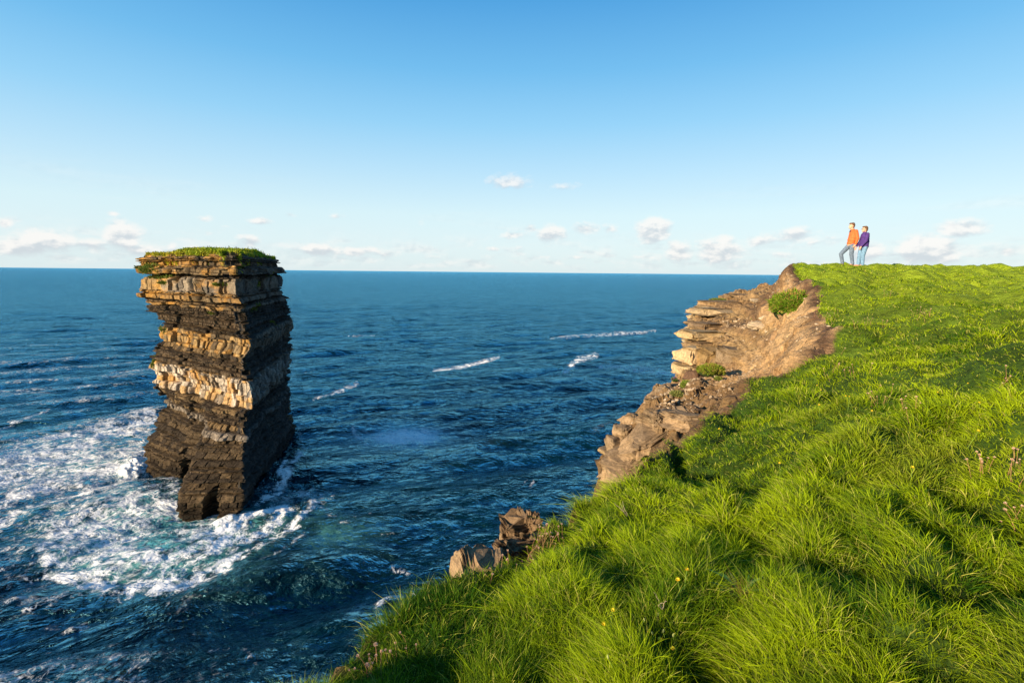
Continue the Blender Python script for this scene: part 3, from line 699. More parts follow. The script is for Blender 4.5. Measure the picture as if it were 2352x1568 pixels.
def headland(x, y):
    d = edge_d(x, y); dq0, aq = seg_dist(x, y, QL); sq = np.where(inside(x, y, QP), 1, -1)
    blkn = (h1(np.floor(aq/.75+.5*noise(aq/.6, 0*aq, 1.)), 3)-.5)
    dq = dq0*sq + .22*blkn*sstep(7, 10, y)
    g = G(x, y); r = R0(x, y)
    far_ = sstep(25, 28, y+.25*(x-10)); r = lerp(r, G0(x, y)-.9, np.clip(far_+sstep(13.5,16,x)+sstep(0, -3, y), 0, 1)); r = r+.14*fbm(x/1.3, y/1.3, 7., 4)
    sand = sstep(-2.9, -1.2, -np.abs(d+1.2)*1.0)*0
    wS = lerp(.22, 1.3, sstep(8.6, 10.5, y)*sstep(30, 20, y))
    wS = wS*(.9+.35*noise(aq/.8, 0*aq, 6.))
    blend = sstep(-1, 0, d/np.maximum(wS, .1))
    rocky = (1-sstep(.0, .5, blend))
    n = .35*fbm(x/1.6, y/1.6, 3.3, 3)
    rt = terr(r, n, .46); rt = lerp(rt, terr(r+.03, n*.7, .15), .4)
    rb = fbm(x/.28, y/.28, 1.7, 4)
    farr = sstep(9.5, 11, y)
    r2 = lerp(r+.05*rb, rt+.02*rb, .85*sstep(11.5, 14.5, y+1.3*noise(x/1.4, y/1.4, 4.)))
    # blocky buttress near the grass
    vor = terr(r, .8*noise(x/.7, y/.7, 9.), .5)
    r2 = lerp(r2, vor+.05*rb, .7*sstep(12.2, 11.2, y)*sstep(7, 8, y))
    V1_ = voro(x, y, 1.0, 21); V2_ = voro(x, y, .42, 31); V3_ = voro(x, y, .17, 41); c1, c2, c3 = V1_[3], V2_[3], V3_[3]
    blk3 = (c1-.5)*.34+(c2-.5)*.20+(c3-.5)*.085+.05*fbm(x/.12, y/.12, 2., 2)-.16*sstep(.50, .72, V1_[0])-.09*sstep(.50, .72, V2_[0])-.03*sstep(.5, .7, V3_[0])
    r2 = r2+blk3*sstep(6, 8, y)*np.where(y > 11.5, .75, 1.0)*(1-.8*sstep(-2.4, -1.3, d)*sstep(9.5, 10.5, y))
    h = lerp(r2, g-.015, blend)+.05*fbm(x/.3, y/.3, 8., 4)*1.6*(d < 0)
    lip = np.exp(-((d+.10)/.12)**2)*.08*(y > 8)
    out = np.maximum(0, -dq)
    drop = out*lerp(3.2, 9., sstep(7, 9.5, y))
    h = h-drop
    h = np.maximum(h, -EYE-2)
    return h, d, dq, blend, r
def make_headland():
    def axis(lo, hi, st, a, b):
        out = [np.arange(lo, hi, st)]; s = st; v = hi
        up = []
        while v < b: up.append(v); s *= 1.13; v += s
        up.append(b); dn = []; s = st; v = lo-st
        while v > a: dn.append(v); s *= 1.13; v -= s
        dn.append(a)
        return np.r_[dn[::-1], out[0], up]
    xs = axis(-2.2, 17, .043, -60, 260); ys = axis(1.0, 29, .045, -160, 200)
    X, Y = np.meshgrid(xs, ys); x = X.ravel(); y = Y.ravel()
    h, d, dq, blend, r = headland(x, y)
    H = h.reshape(X.shape)
    gy, gx = np.gradient(H, ys, xs); sl = np.hypot(gx, gy).ravel()+1e-6
    steep = sstep(.9, 3.0, sl)*(h > -30)
    nx, ny = -gx.ravel()/sl, -gy.ravel()/sl
    zb = h+.12*noise(x/1.2, y/1.2, 2.)
    led = (h1(np.floor(zb/.19), 4)-.5)*.22+(h1(np.floor(zb/.5), 8)-.5)*.22+.10*fbm(x/.5, y/.5, zb/.3, 3)
    fine = (x > -2.2) & (x < 17) & (y > 6) & (y < 29)
    led = led*steep*fine
    x2 = x+nx*led; y2 = y+ny*led
    # colours
    def C_(*c): return np.array(c)[None]
    n1 = fbm(x/.9, y/.9, h/.6, 4); n2 = fbm(x/.25, y/.25, h/.2, 4)
    bed = h1(np.floor(zb/.17), 2)[:, None]
    rock = lerp(C_(.25,.155,.075), C_(.38,.25,.115), bed); rock = lerp(rock, C_(.15,.10,.062), sstep(-.05, .4, n1)[:, None]*.75)
    rock = lerp(rock, rock*C_(.60,.57,.56), (sstep(14, 11, y+n1)*(1-sstep(.0,.45,-n2)))[:, None])
    flat = sstep(.55, .2, sl)[:, None]
    rock = lerp(rock, C_(.115,.072,.042)*(1+.8*n2[:, None]), flat*np.clip(.35+.6*sstep(-.1,.25,n1)[:,None],0,1))
    sandc = lerp(C_(.50,.32,.155), C_(.38,.23,.11), sstep(-.3, .4, n1)[:, None]); sandc = lerp(sandc, C_(.32,.20,.12), sstep(.15, .5, n2)[:, None]*.5)
    soil = lerp(C_(.15,.082,.045), C_(.10,.06,.035), sstep(-.2, .3, n2)[:, None])
    sdm = sstep(.0, .22, blend)*sstep(8.4, 9.3, y)*sstep(1.9, 1.2, -d)+.9*sstep(1.6, .4, np.hypot(x-6.3, (y-12.5)/2.2))
    sdm = np.clip(sdm+.5*n1, 0, 1)*sstep(19.5, 17, y+n1)
    col = lerp(rock, sandc, sdm[:, None])
    slf = sstep(-.42, -.12, d+.15*n1)*sstep(8.2, 9.2, y)*sstep(-.35, .1, noise(x/.9, y/.9, 8.)+.2)
    slf = np.maximum(slf, sstep(-.3, -.05, d)*.0)
    slf = np.maximum(slf, .8*sstep(16.0, 17.2, y)*sstep(-1.8, -.8, d))
    slf = np.maximum(slf, .5*(y < 8)*sstep(-.6, 0, d))
    col = lerp(col, soil, np.clip(slf, 0, 1)[:, None])
    gr = sstep(-.02, .06, d)
    under = lerp(C_(.035,.07,.008), C_(.06,.11,.012), sstep(-.3, .3, n1)[:, None])
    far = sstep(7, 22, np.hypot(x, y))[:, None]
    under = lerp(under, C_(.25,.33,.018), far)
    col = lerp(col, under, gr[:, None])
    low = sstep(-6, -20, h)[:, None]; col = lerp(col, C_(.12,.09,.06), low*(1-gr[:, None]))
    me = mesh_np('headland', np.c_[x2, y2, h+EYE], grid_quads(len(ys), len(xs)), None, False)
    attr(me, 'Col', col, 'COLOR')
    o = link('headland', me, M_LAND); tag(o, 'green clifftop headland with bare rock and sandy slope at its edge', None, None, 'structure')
    return xs, ys, H
HXS, HYS, HH = make_headland()
def hz(x, y):           # height of the built ground, bilinear
    x = np.atleast_1d(np.asarray(x, float)); y = np.atleast_1d(np.asarray(y, float))
    i = np.clip(np.searchsorted(HXS, x)-1, 0, len(HXS)-2); j = np.clip(np.searchsorted(HYS, y)-1, 0, len(HYS)-2)
    u = (x-HXS[i])/(HXS[i+1]-HXS[i]); v = (y-HYS[j])/(HYS[j+1]-HYS[j])
    return (HH[j, i]*(1-u)+HH[j, i+1]*u)*(1-v)+(HH[j+1, i]*(1-u)+HH[j+1, i+1]*u)*v
def surf_pt(px, py):     # first hit of the view direction with the built ground
    r = ray(px, py); ts = np.geomspace(1.0, 60, 4000); d = r[2]*ts-hz(r[0]*ts, r[1]*ts)
    k = np.where(d < 0)[0]; t = ts[k[0]] if len(k) else ts[-1]
    return np.array([r[0]*t, r[1]*t, float(hz(r[0]*t, r[1]*t)[0])])

# ================================================================== GRASS
def make_grass():
    n = 1800000
    r = np.exp(rng.uniform(math.log(.75), math.log(48), n)); a = np.radians(rng.uniform(-58, 80, n))
    keepn = rng.random(n) < np.clip(.42+.58*sstep(1.2, 4.5, r), 0, 1)
    x = r*np.sin(a); y = r*np.cos(a)
    d = edge_d(x, y); k = (d > -.03) & keepn
    x, y, r, d = x[k], y[k], r[k], d[k]; n = len(x)
    z = hz(x, y)
    best, ox, oy, cid = voro(x, y, .42)
    ang = 2.2+2.4*fbm(x/1.3, y/1.3, 5.5, 3)+.9*(cid-.5)
    wl = .55+.45*fbm(x/.8, y/.8, 2.2, 2)
    best, ox, oy, cid = voro(x, y, .42); _b, o2x, o2y, cid2 = voro(x, y, .15, 51)
    ang = ang+1.2*(cid2-.5)+1.3*noise(x/.45, y/.45, 2.7); wl = wl*.7+.35*cid
    lean = .8*np.c_[np.cos(ang)*wl+ox*.8+o2x*.6, np.sin(ang)*wl+oy*.8+o2y*.6, np.zeros(n)]+rng.normal(size=(n, 3))*np.array([.55, .55, .0])
    # grass at the brink hangs outwards
    ed = np.exp(-(d/.35)**2)[:, None]; lean += ed*np.array([-.25, .12, -.1])*(y < 9)[:, None]
    lean[:, 2] -= .25+.3*rng.random(n)
    lush = sstep(-.35, .35, fbm(x/1.7, y/1.7, 9.1, 3))
    L = lerp(.135, .085, sstep(3., 12, r))*(.55+.75*lush)*(.55+.65*rng.random(n))*(1.15-.5*np.clip(best, 0, 1))*(.8+.4*cid2)
    L *= lerp(1, .72, sstep(14, 28, r)); L = L*np.where(d < .25, 1.1, 1)
    L *= .8+.4*sstep(1, 2.4, r)
    Wd = np.maximum(.0017, r*.00115)*(.6+.8*rng.random(n))
    up = np.c_[rng.normal(size=n)*.36, rng.normal(size=n)*.36, np.ones(n)]; up /= np.linalg.norm(up, axis=1)[:, None]
    bend = .25+.65*rng.random(n)
    t = np.clip(.47+.85*fbm(x/.9, y/.9, 4.4, 3)+.6*(cid-.5)+.45*(cid2-.5)+rng.normal(size=n)*.20, 0, 1)[:, None]
    A = np.array([.040, .115, .005]); B = np.array([.35, .465, .008]); Cc = np.array([.30, .30, .055])
    c = lerp(A[None], B[None], t)
    dry = (rng.random(n) < .10+.10*sstep(.15, .5, fbm(x/1.1, y/1.1, 12., 3)))[:, None]; c = np.where(dry, 1.5*Cc[None]*(.7+.6*rng.random((n, 1))), c)
    yp = sstep(.22, .5, fbm(x/2.1, y/2.1, 22., 3))[:, None]*.4; c = lerp(c, np.array([.24, .27, .03])[None], yp)
    root = c*.45;  # blade bases darkened: shade low in the grass put into the colour
    P = np.c_[x, y, z+EYE-.02]
    near = r < 6.5
    obs = []
    for nm, kk, ns in (('a', near, 4), ('b', ~near, 2)):
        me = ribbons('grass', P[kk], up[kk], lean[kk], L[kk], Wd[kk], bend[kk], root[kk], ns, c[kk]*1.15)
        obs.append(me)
    # join the two densities into one object
    import bmesh
    o = link('grass', obs[0], M_GRASS); o2 = link('tmp', obs[1], M_GRASS)
    with bpy.context.temp_override(active_object=o, selected_editable_objects=[o, o2]): bpy.ops.object.join()
    tag(o, 'long wind-combed bright green grass covering the clifftop', 'grass', None, 'stuff')
make_grass()
# ================================================================== LOOSE ROCKS, PLANTS
def ico(sub):
    import bmesh
    bm = bmesh.new(); bmesh.ops.create_icosphere(bm, subdivisions=sub, radius=1.0)
    V = np.array([v.co[:] for v in bm.verts]); F = np.array([[v.index for v in f.verts] for f in bm.faces]); bm.free(); return V, F
ICO5 = ico(5); ICO4 = ico(4); ICO3 = ico(3); ICO6 = ico(6)
def rock_mesh(name, seed, dims, cuts=12, base=(.30,.20,.11), top=(.13,.095,.062), ico_=ICO4, rough=.05, jag=0):
    V, F = ico_; V = V.copy(); g = np.random.default_rng(seed)
    # blocky start: pull the sphere towards a box, then cut by planes
    V = np.sign(V)*np.abs(V)**(.30 if cuts > 6 else .13); V /= np.abs(V).max()
    for i in range(cuts):
        nn = g.normal(size=3); nn /= np.linalg.norm(nn); dd = g.uniform(.62, 1.0) if cuts > 6 else g.uniform(.9, 1.25)
        t = V@nn-dd; V = V-np.clip(t, 0, None)[:, None]*nn
    o = g.uniform(0, 50)
    nz_ = fbm(V[:, 0]*2.2+o, V[:, 1]*2.2, V[:, 2]*2.2, 5)
    V = V*(1+rough*2.4*nz_)[:, None]
    if jag:
        for k_ in (1.6, 3.1, 6.0):
            q, _r = np.linalg.qr(g.normal(size=(3, 3))); cc_ = np.floor(V@q*k_+o)
            V = V*(1+jag*1.5/k_*(h1(cc_[:, 0]*131+cc_[:, 1]*57+cc_[:, 2]*17, seed)-.5))[:, None]
    V = V*np.array(dims)
    c = lerp(np.array(base)[None], np.array(top)[None], np.clip(.5*sstep(.1, .9, V[:, 2]/dims[2])+sstep(0, .5, fbm(V[:, 0]/dims[0]*1.7+o, V[:, 1]/dims[1]*1.7, 0*o, 3))*.6, 0, 1)[:, None])
    c = c*(1+.35*fbm(V[:, 0]*9/dims[0]+o, V[:, 1]*9/dims[1], V[:, 2]*9/dims[2], 3))[:, None]
    V[:, :2] *= (1+.10*(h1(np.floor(V[:, 2]/max(dims[2]*.22, .02)+o), seed)-.5))[:, None]
    me = mesh_np(name, V, None, F, False); attr(me, 'Col', np.clip(c, .01, 1), 'COLOR'); return me
M_ROCK = rock_mat('loose_rock', 8.0, .6)
def rock(px, py, Y, dims, rot, seed, label, name='boulder', cat='rock', group=None, **kw):
    kw.setdefault('jag', .22)
    p = atY(px, py, Y); me = rock_mesh(name, seed, dims, **kw)
    o = link(name, me, M_ROCK, loc=(p[0], p[1], p[2]+EYE)); o.rotation_euler = tuple(R(a) for a in rot)
    tag(o, label, cat, group); return o
# crag and slab jutting out below the near grass edge
rock(1132, 1293, 4.1, (.20,.11,.09), (5,18,-18), 3, 'pointed brown rock slab jutting out over the sea below the near grass edge', 'flat_rock', cuts=9, ico_=ICO5)
rock(1200, 1238, 4.5, (.17,.15,.25), (10,-22,20), 5, 'jagged dark brown rock crag rising above the pointed slab', 'rock_crag', cuts=9, rough=.13, ico_=ICO6, jag=.38, base=(.26,.165,.085), top=(.10,.07,.045))
rock(1158, 1246, 4.5, (.045,.06,.20), (0,-6,10), 6, 'thin upright rock fin left of the jagged crag', 'rock_fin', cuts=8, rough=.12)
rock(1180, 1285, 4.15, (.20,.18,.17), (0,10,30), 8, 'crumbling brown rock under the jagged crag', 'rock_crag', cuts=9, rough=.12, ico_=ICO6, jag=.34, base=(.28,.18,.095), top=(.13,.09,.055))
rock(1245, 1262, 4.25, (.22,.17,.16), (0,12,30), 18, 'weathered brown rock right of the jagged crag beside dry flower stalks', 'rock_crag', cuts=9, rough=.10, ico_=ICO6, jag=.34, base=(.30,.20,.11), top=(.14,.10,.06))
rock(1098, 1338, 3.7, (.19,.22,.24), (0,14,20), 9, 'rounded earthy brown rock bank beneath the pointed slab', 'rock_bank', cuts=10, rough=.09, ico_=ICO5, base=(.30,.20,.11), top=(.24,.16,.09))
rock(1066, 1392, 3.4, (.14,.17,.16), (0,14,20), 29, 'lower earthy rock bank meeting the near grass', 'rock_bank', cuts=10, rough=.08, ico_=ICO5, base=(.32,.21,.12), top=(.26,.17,.10))
rock(1010, 1412, 3.3, (.045,.05,.085), (0,-4,0), 10, 'small dark pinnacle of rock poking above the bottom grass edge', 'rock_pinnacle', cuts=9, rough=.10, base=(.26,.18,.12))
# boulders of the ledge
rock(1520, 915, 13.0, (.34,.5,.34), (4,-26,10), 11, 'large pale leaning boulder at the seaward end of the gravel ledge', cuts=7, ico_=ICO5)
rock(1522, 988, 10.3, (.50,.52,.46), (0,0,25), 12, 'big rounded grey brown boulder above the sunlit buttress', cuts=7, ico_=ICO6, rough=.07)
rock(1605, 868, 13.9, (.36,.3,.22), (0,6,20), 13, 'dark earthy mound behind the green cushion plant on the ledge', 'earth_mound', 'mound', cuts=4, base=(.13,.075,.045), top=(.10,.06,.04), rough=.09)
rock(1562, 890, 13.2, (.26,.18,.09), (0,0,12), 14, 'flat grey slab lying beside the small round cushion plants', 'flat_rock', cuts=8)
rock(1600, 965, 9.4, (.62,.34,.13), (3,-4,-14), 15, 'broad flat rock slab shading the soil at the inner end of the ledge', 'flat_rock', cuts=8, ico_=ICO5)
rock(1455, 962, 10.7, (.30,.30,.16), (0,6,30), 16, 'flaky dark rock at the top of the sunlit buttress', 'flat_rock', cuts=14, rough=.09)
rock(1428, 992, 10.5, (.17,.22,.18), (0,-10,40), 17, 'angular block on the left shoulder of the sunlit buttress', cuts=9)
rock(1478, 1010, 9.9, (.55,.40,.2), (10,-20,35), 21, 'slanting brown slab across the sunlit buttress', 'flat_rock', cuts=8)
rock(1452, 1062, 9.8, (.55,.42,.26), (10,-24,35), 22, 'slanting slab midway down the sunlit buttress', 'flat_rock', cuts=8)
rock(1412, 1030, 10.4, (.14,.2,.26), (0,-8,20), 23, 'upright block on the left side of the sunlit buttress', cuts=8)
# big jointed blocks of the far promontory
FB = [(1590,812,17.3,(.42,.55,.27),(0,0,18),'pale cream rock block jutting seaward from the layered promontory'),
      (1606,768,18.6,(.62,.6,.15),(0,0,14),'thin pale bed of rock above the cream block'),
      (1640,832,16.6,(.50,.5,.50),(0,0,8),'tall orange brown jointed rock block in the middle of the promontory'),
      (1583,848,17.0,(.36,.5,.17),(0,0,20),'lowest pale block at the seaward foot of the promontory'),
      (1690,828,15.6,(.55,.5,.38),(0,4,-14),'smooth grey brown rock shoulder above the gravel'),
      (1640,714,21.6,(1.0,.8,.13),(0,0,10),'long pale flat slab sticking out towards the sea'),
      (1655,697,23.2,(.85,.7,.12),(0,0,8),'thin orange brown slab above the long pale slab'),
      (1725,682,24.0,(.9,.6,.13),(0,0,0),'top rock slab along the skyline of the promontory'),
      (1630,748,19.8,(.6,.6,.13),(0,0,12),'brown rock bed under the long pale slab'),
      (1612,790,18.1,(.5,.5,.12),(0,0,16),'narrow brown bed between the pale blocks')]
pal = [(.48,.34,.18),(.40,.28,.14),(.26,.165,.07),(.42,.30,.16),(.27,.19,.11),(.40,.29,.165),(.31,.20,.10),(.30,.20,.11),(.25,.165,.09),(.28,.18,.09)]
for i, (px, py, Y, dm, rt, lb) in enumerate(FB):
    c = pal[i]; rock(px, py, Y, dm, rt, 60+i, lb, 'rock_block', base=c, top=tuple(v*.72 for v in c), cuts=5, ico_=ICO5, rough=.035)
for i, (px, py, Y, s, lb) in enumerate([(1756,730,15.8,.13,'small upright round-backed stone on the dark rock platform'),(1770,728,15.7,.12,'stone leaning behind the upright one on the dark rock platform'),(1733,755,15.4,.11,'small rounded stone lying mid platform'),
     (1778,762,14.9,.24,'flat grey slab at the foot of the sandy slope'),(1740,748,15.6,.42,'smooth pale bedrock slab on the dark platform'),(1735,690,19.5,.16,'pale rounded boulder below the top slab'),(1762,693,19.2,.2,'pale boulder right of its rounded neighbour'),
     (1688,737,18,.08,'little stone left on the platform'),(1750,842,13.5,.09,'pale stone stuck in the sandy slope'),(1838,800,10.4,.13,'angular pale stone high on the sandy slope'),(1704,935,9.8,.08,'pale stone at the inner edge of the gravel'),(1645,866,12.6,.08,'white stone on the gravel ledge'),(1690,905,10.8,.07,'square brown stone on the gravel ledge'),
     (1686,937,9.7,.09,'orange block beside the grass at the gravel edge')]):
    rock(px, py, Y, (s, s*.8, s*(.75 if i < 2 else .45)), (0, 20 if i < 2 else 4, 37*i), 100+i, lb, 'stone', 'stone', base=(.45,.34,.22), top=(.34,.26,.17), cuts=8, ico_=ICO3)
# thin slabs that stack up along the seaward rim of the layered promontory
g_ = np.random.default_rng(77); SLM = [rock_mesh('flat_rock', 200+i, (.62, .5, .085), base=[(.36,.25,.125),(.29,.19,.095),(.42,.31,.175),(.22,.145,.08)][i % 4], top=(.20,.14,.085), cuts=5, ico_=ICO4, rough=.05, jag=.12) for i in range(8)]
def slab_set(y0, y1, n, lo, hi, sc, label, group):
    for i in range(n):
        yy = g_.uniform(y0, y1); xr = float(np.interp(yy, [q[1] for q in QL if q[1] > 8], [q[0] for q in QL if q[1] > 8]))
        dp = g_.uniform(lo, hi); xx = xr+(.42 if y0 > 15 else .95)*sc+.30*g_.random()-dp*.10+.25*math.sin(dp*7)
        zz = float(R0(xr+.6, yy))-dp
        me = SLM[int(g_.integers(8))]
        if not me.materials: me.materials.append(M_ROCK)
        o = bpy.data.objects.new('flat_rock', me); COL.objects.link(o); o.location = (xx, yy, zz+EYE); s_ = sc*(.75+.5*g_.random()); o.scale = (s_, s_*.9, sc*(.6+1.1*g_.random()))
        o.rotation_euler = (g_.normal()*.02, g_.normal()*.02, R(14)+g_.normal()*.18); tag(o, label, 'rock', group)
slab_set(15.8, 24.6, 64, .0, 3.0, 1.0, 'thin layered rock slab in the seaward edge of the promontory below the couple', 'slabs layered in the promontory edge')
slab_set(9.2, 14.6, 26, .1, 2.2, .62, 'small broken rock slab along the seaward edge of the gravel ledge and buttress', 'slabs along the ledge and buttress edge')
# gravel and rubble: uncountable
def rubble():
    V0, F0 = ico(1); Vs = []; Fs = []; Cs = []; k = 0
    g = np.random.default_rng(5)
    regs = [(1,(5.0,12.2),(1.2,1.9),1100,.008,.034),(2,(6.2,13.2),(.9,2.0),900,.010,.04),(3,(4.1,12.2),(.8,1.4),500,.015,.06),(4,(3.0,10.4),(.8,.8),260,.02,.06),(5,(8.2,17.5),(1.0,2.5),220,.02,.07),(6,(.2,4.4),(.5,.5),180,.006,.02)]
    for _, (cx, cy), (sx, sy), n, a, b in regs:
        x = cx+g.normal(size=n)*sx*.6; y = cy+g.normal(size=n)*sy*.6; d = edge_d(x, y); dq, _a = seg_dist(x, y, QL); ins = inside(x, y, QP)
        ok = (d < -.05) & ins & (dq > .1); x, y = x[ok], y[ok]; z = hz(x, y)
        for i in range(len(x)):
            s = a+(b-a)*g.random()**2.5; q = V0*(1+.35*g.normal(size=(len(V0), 1)))*np.array([s, s*(.6+.5*g.random()), s*.6])
            t = g.random()*6.28; q = q@np.array([[math.cos(t), math.sin(t), 0], [-math.sin(t), math.cos(t), 0], [0, 0, 1]])
            Vs.append(q+np.array([x[i], y[i], z[i]+EYE+s*.2])); Fs.append(F0+k); k += len(V0)
            c = np.array([.42,.31,.20])*(.45+.8*g.random()); Cs.append(np.tile(c, (len(V0), 1)))
    me = mesh_np('gravel', np.concatenate(Vs), None, np.concatenate(Fs), False); attr(me, 'Col', np.clip(np.concatenate(Cs), 0, 1), 'COLOR')
    o = link('gravel', me, M_ROCK); tag(o, 'loose gravel and rubble scattered over the rock ledge and sandy slope', 'gravel', None, 'stuff')
rubble()
# cushion plants
def cushion(px, py, Y, dims, n, label, cols, leaf=.05, wd=.02, seed=0, name='cushion_plant', cat='plant', group=None):
    p = atY(px, py, Y); root = empty(name, (p[0], p[1], p[2]+EYE)); tag(root, label, cat, group)
    g = np.random.default_rng(seed); V, F = ICO3; d = np.array(dims)
    bl = 1+.5*fbm(V[:, 0]*2+seed, V[:, 1]*2, V[:, 2]*2, 3)
    me = mesh_np('mound', V*bl[:, None]*d*.93, None, F, True); attr(me, 'Col', np.tile([.035, .05, .015], (len(V), 1)), 'COLOR'); link('mound', me, M_LAND2, root)
    a = g.normal(size=(n, 3)); a /= np.linalg.norm(a, axis=1)[:, None]; a[:, 2] = np.abs(a[:, 2])*1.0-.25*g.random(n)
    bl = 1+.5*fbm(a[:, 0]*2+seed, a[:, 1]*2, a[:, 2]*2, 3)
    P = a*bl[:, None]*d; up = a/d; up /= np.linalg.norm(up, axis=1)[:, None]
    up = up+g.normal(size=(n, 3))*.35; up /= np.linalg.norm(up, axis=1)[:, None]
    t = np.clip(.5+.9*fbm(P[:, 0]/d[0]*2.2+seed, P[:, 1]/d[1]*2.2, P[:, 2]/d[2]*2.2, 3)+.25*g.normal(size=n), 0, 1)[:, None]
    c = lerp(np.array(cols[0])[None], np.array(cols[1])[None], t)
    if len(cols) > 2: c = np.where((g.random(n) < .22+.3*(a[:, 2] > .75))[:, None], np.array(cols[2])[None], c)
    gm = ribbons('foliage', P, up, g.normal(size=(n, 3))*.5, leaf*(.6+.8*g.random(n)), wd*(.7+.6*g.random(n)), .4+.3*g.random(n), c, 2)
    link('foliage', gm, M_GRASS, root); return root
cushion(1822, 706, 14.0, (.52,.6,.43), 12000, 'big leafy bush clinging to the top of the sandy slope, reddish above', [(.09,.19,.015),(.20,.30,.02),(.36,.24,.07)], .09, .030, 1, 'cliff_bush', 'bush')
cushion(1798, 715, 14.2, (.20,.3,.26), 2500, 'smaller lobe of green bush left of the big one on the slope', [(.06,.13,.015),(.15,.24,.02),(.28,.16,.06)], .07, .026, 9, 'cliff_bush', 'bush')
cushion(1632, 852, 13.2, (.30,.26,.17), 3600, 'yellow green cushion plant draped over the earthy mound on the ledge', [(.12,.19,.02),(.26,.30,.03),(.34,.26,.06)], .05, .02, 2)
cushion(1576, 886, 12.7, (.145,.14,.12), 1800, 'round bright green cushion plant on the gravel ledge', [(.14,.21,.03),(.26,.30,.05)], .035, .015, 3)
cushion(1555, 905, 12.2, (.14,.12,.06), 900, 'straggly pale green plant left of the gravel on the ledge', [(.16,.19,.05),(.28,.27,.08)], .05, .015, 4)
cushion(1650, 870, 12.4, (.09,.09,.045), 600, 'low green tuft on the gravel right of the slab', [(.12,.17,.03),(.24,.24,.05)], .035, .015, 5)
cushion(1549, 872, 13.7, (.07,.07,.06), 500, 'tiny green tuft with purple flowers at the seaward tip of the ledge', [(.08,.15,.03),(.14,.22,.04),(.30,.08,.32)], .035, .015, 6)
cushion(1457, 964, 10.55, (.075,.07,.06), 700, 'small bright green tuft on top of the sunlit buttress', [(.14,.24,.02),(.22,.30,.03)], .03, .012, 7)
cushion(1662, 940, 9.55, (.18,.10,.05), 900, 'dark green mossy patch at the inner end of the gravel ledge', [(.05,.09,.02),(.12,.15,.03)], .035, .014, 8)
cushion(1742, 733, 17.5, (.22,.14,.04), 500, 'yellow green moss streak on the dark rock platform', [(.18,.19,.04),(.26,.26,.05)], .035, .018, 11)
cushion(1648, 690, 24.0, (.35,.22,.07), 700, 'green tuft on the outer end of the top slab', [(.10,.15,.03),(.22,.24,.05)], .07, .03, 12)

# ---- flowers and dry stalks
M_STEM = plain('dry_stem', (.32, .17, .08), .8, 60); M_HEAD = plain('dry_head', (.62, .42, .30), .9, 90); M_GST = plain('green_stem', (.16, .26, .03), .7, 60); M_YEL = plain('yellow_petals', (.85, .60, .02), .6, 60); M_BUD = plain('bud', (.30, .33, .10), .8, 60)
def tube(pts, rad, k=6):
    pts = np.array(pts, float); V = []
    for i, p in enumerate(pts):
        t = pts[min(i+1, len(pts)-1)]-pts[max(i-1, 0)]; t /= np.linalg.norm(t)
        a = np.cross(t, [0, 1, .13]); a /= np.linalg.norm(a); b = np.cross(t, a); r = rad[i] if hasattr(rad, '__len__') else rad
        for j in range(k):
            q = 2*math.pi*j/k; V.append(p+r*(math.cos(q)*a+math.sin(q)*b))
    return np.array(V), grid_quads(len(pts), k, True)
def stalk_proto(h, bend, seed, kind):
    g = np.random.default_rng(seed)
    pts = [(bend*h*t*t, .04*h*math.sin(3*t+seed), h*t) for t in np.linspace(0, 1, 7)]
    V, F = tube(pts, [.0022, .002, .0019, .0018, .0016, .0015, .0014]); stem = mesh_np('stem', V, F)
    tip = np.array(pts[-1])
    if kind == 'dry':
        n = 60; a = g.normal(size=(n, 3)); a /= np.linalg.norm(a, axis=1)[:, None]; a[:, 2] = np.abs(a[:, 2])*.9-.15
        hd = ribbons('seed_head', np.tile(tip, (n, 1)), a/np.linalg.norm(a, axis=1)[:, None], g.normal(size=(n, 3))*.2, .012+.004*g.random(n), np.full(n, .006), np.full(n, .4), np.ones((n, 3)), 2)
    elif kind == 'yellow':
        n = 26; q = np.arange(n)*2.39996; el_ = np.where(np.arange(n) < 14, .25, .75)
        a = np.c_[np.cos(q)*np.cos(el_), np.sin(q)*np.cos(el_), np.sin(el_)]
        sd_ = np.c_[-np.sin(q), np.cos(q), np.zeros(n)]
        hd = ribbons('petals', np.tile(tip, (n, 1)), a, np.zeros((n, 3)), np.full(n, .015), np.full(n, .007), np.full(n, .1), np.ones((n, 3)), 2, None, sd_)
    else:
        V, F = tube([tip+np.array([0, 0, t]) for t in (-.002, .004, .010, .016, .020)], [.002, .0052, .006, .0045, .002], 8); hd = mesh_np('bud', V, F)
    return stem, hd
PR = {}
for kind, ms, mh, nm in (('dry', M_STEM, M_HEAD, 'seed_head'), ('yellow', M_GST, M_YEL, 'petals'), ('bud', M_GST, M_BUD, 'bud')):
    PR[kind] = []
    for i in range(4):
        s_, h_ = stalk_proto(.17, (-.3, .15, .45, -.05)[i], 20+i, kind); s_.materials.append(ms); h_.materials.append(mh); PR[kind].append((s_, h_, nm))
def flower(px, py, kind, label, group, scale=1.0, name=None, fixed=True):
    p = surf_pt(px, py) if fixed else None
    s_, h_, nm = PR[kind][int(rng.integers(4))]
    root = empty(name or 'flower', (p[0], p[1], p[2]+EYE-.01), rng.random()*6.28); root.scale = (scale,)*3
    root.rotation_euler = (rng.normal()*.15, rng.normal()*.15, rng.random()*6.28)
    a = bpy.data.objects.new('stem', s_); COL.objects.link(a); a.parent = root
    b = bpy.data.objects.new(nm, h_); COL.objects.link(b); b.parent = root
    tag(root, label, 'flower' if kind != 'dry' else 'dry flower', group); return root
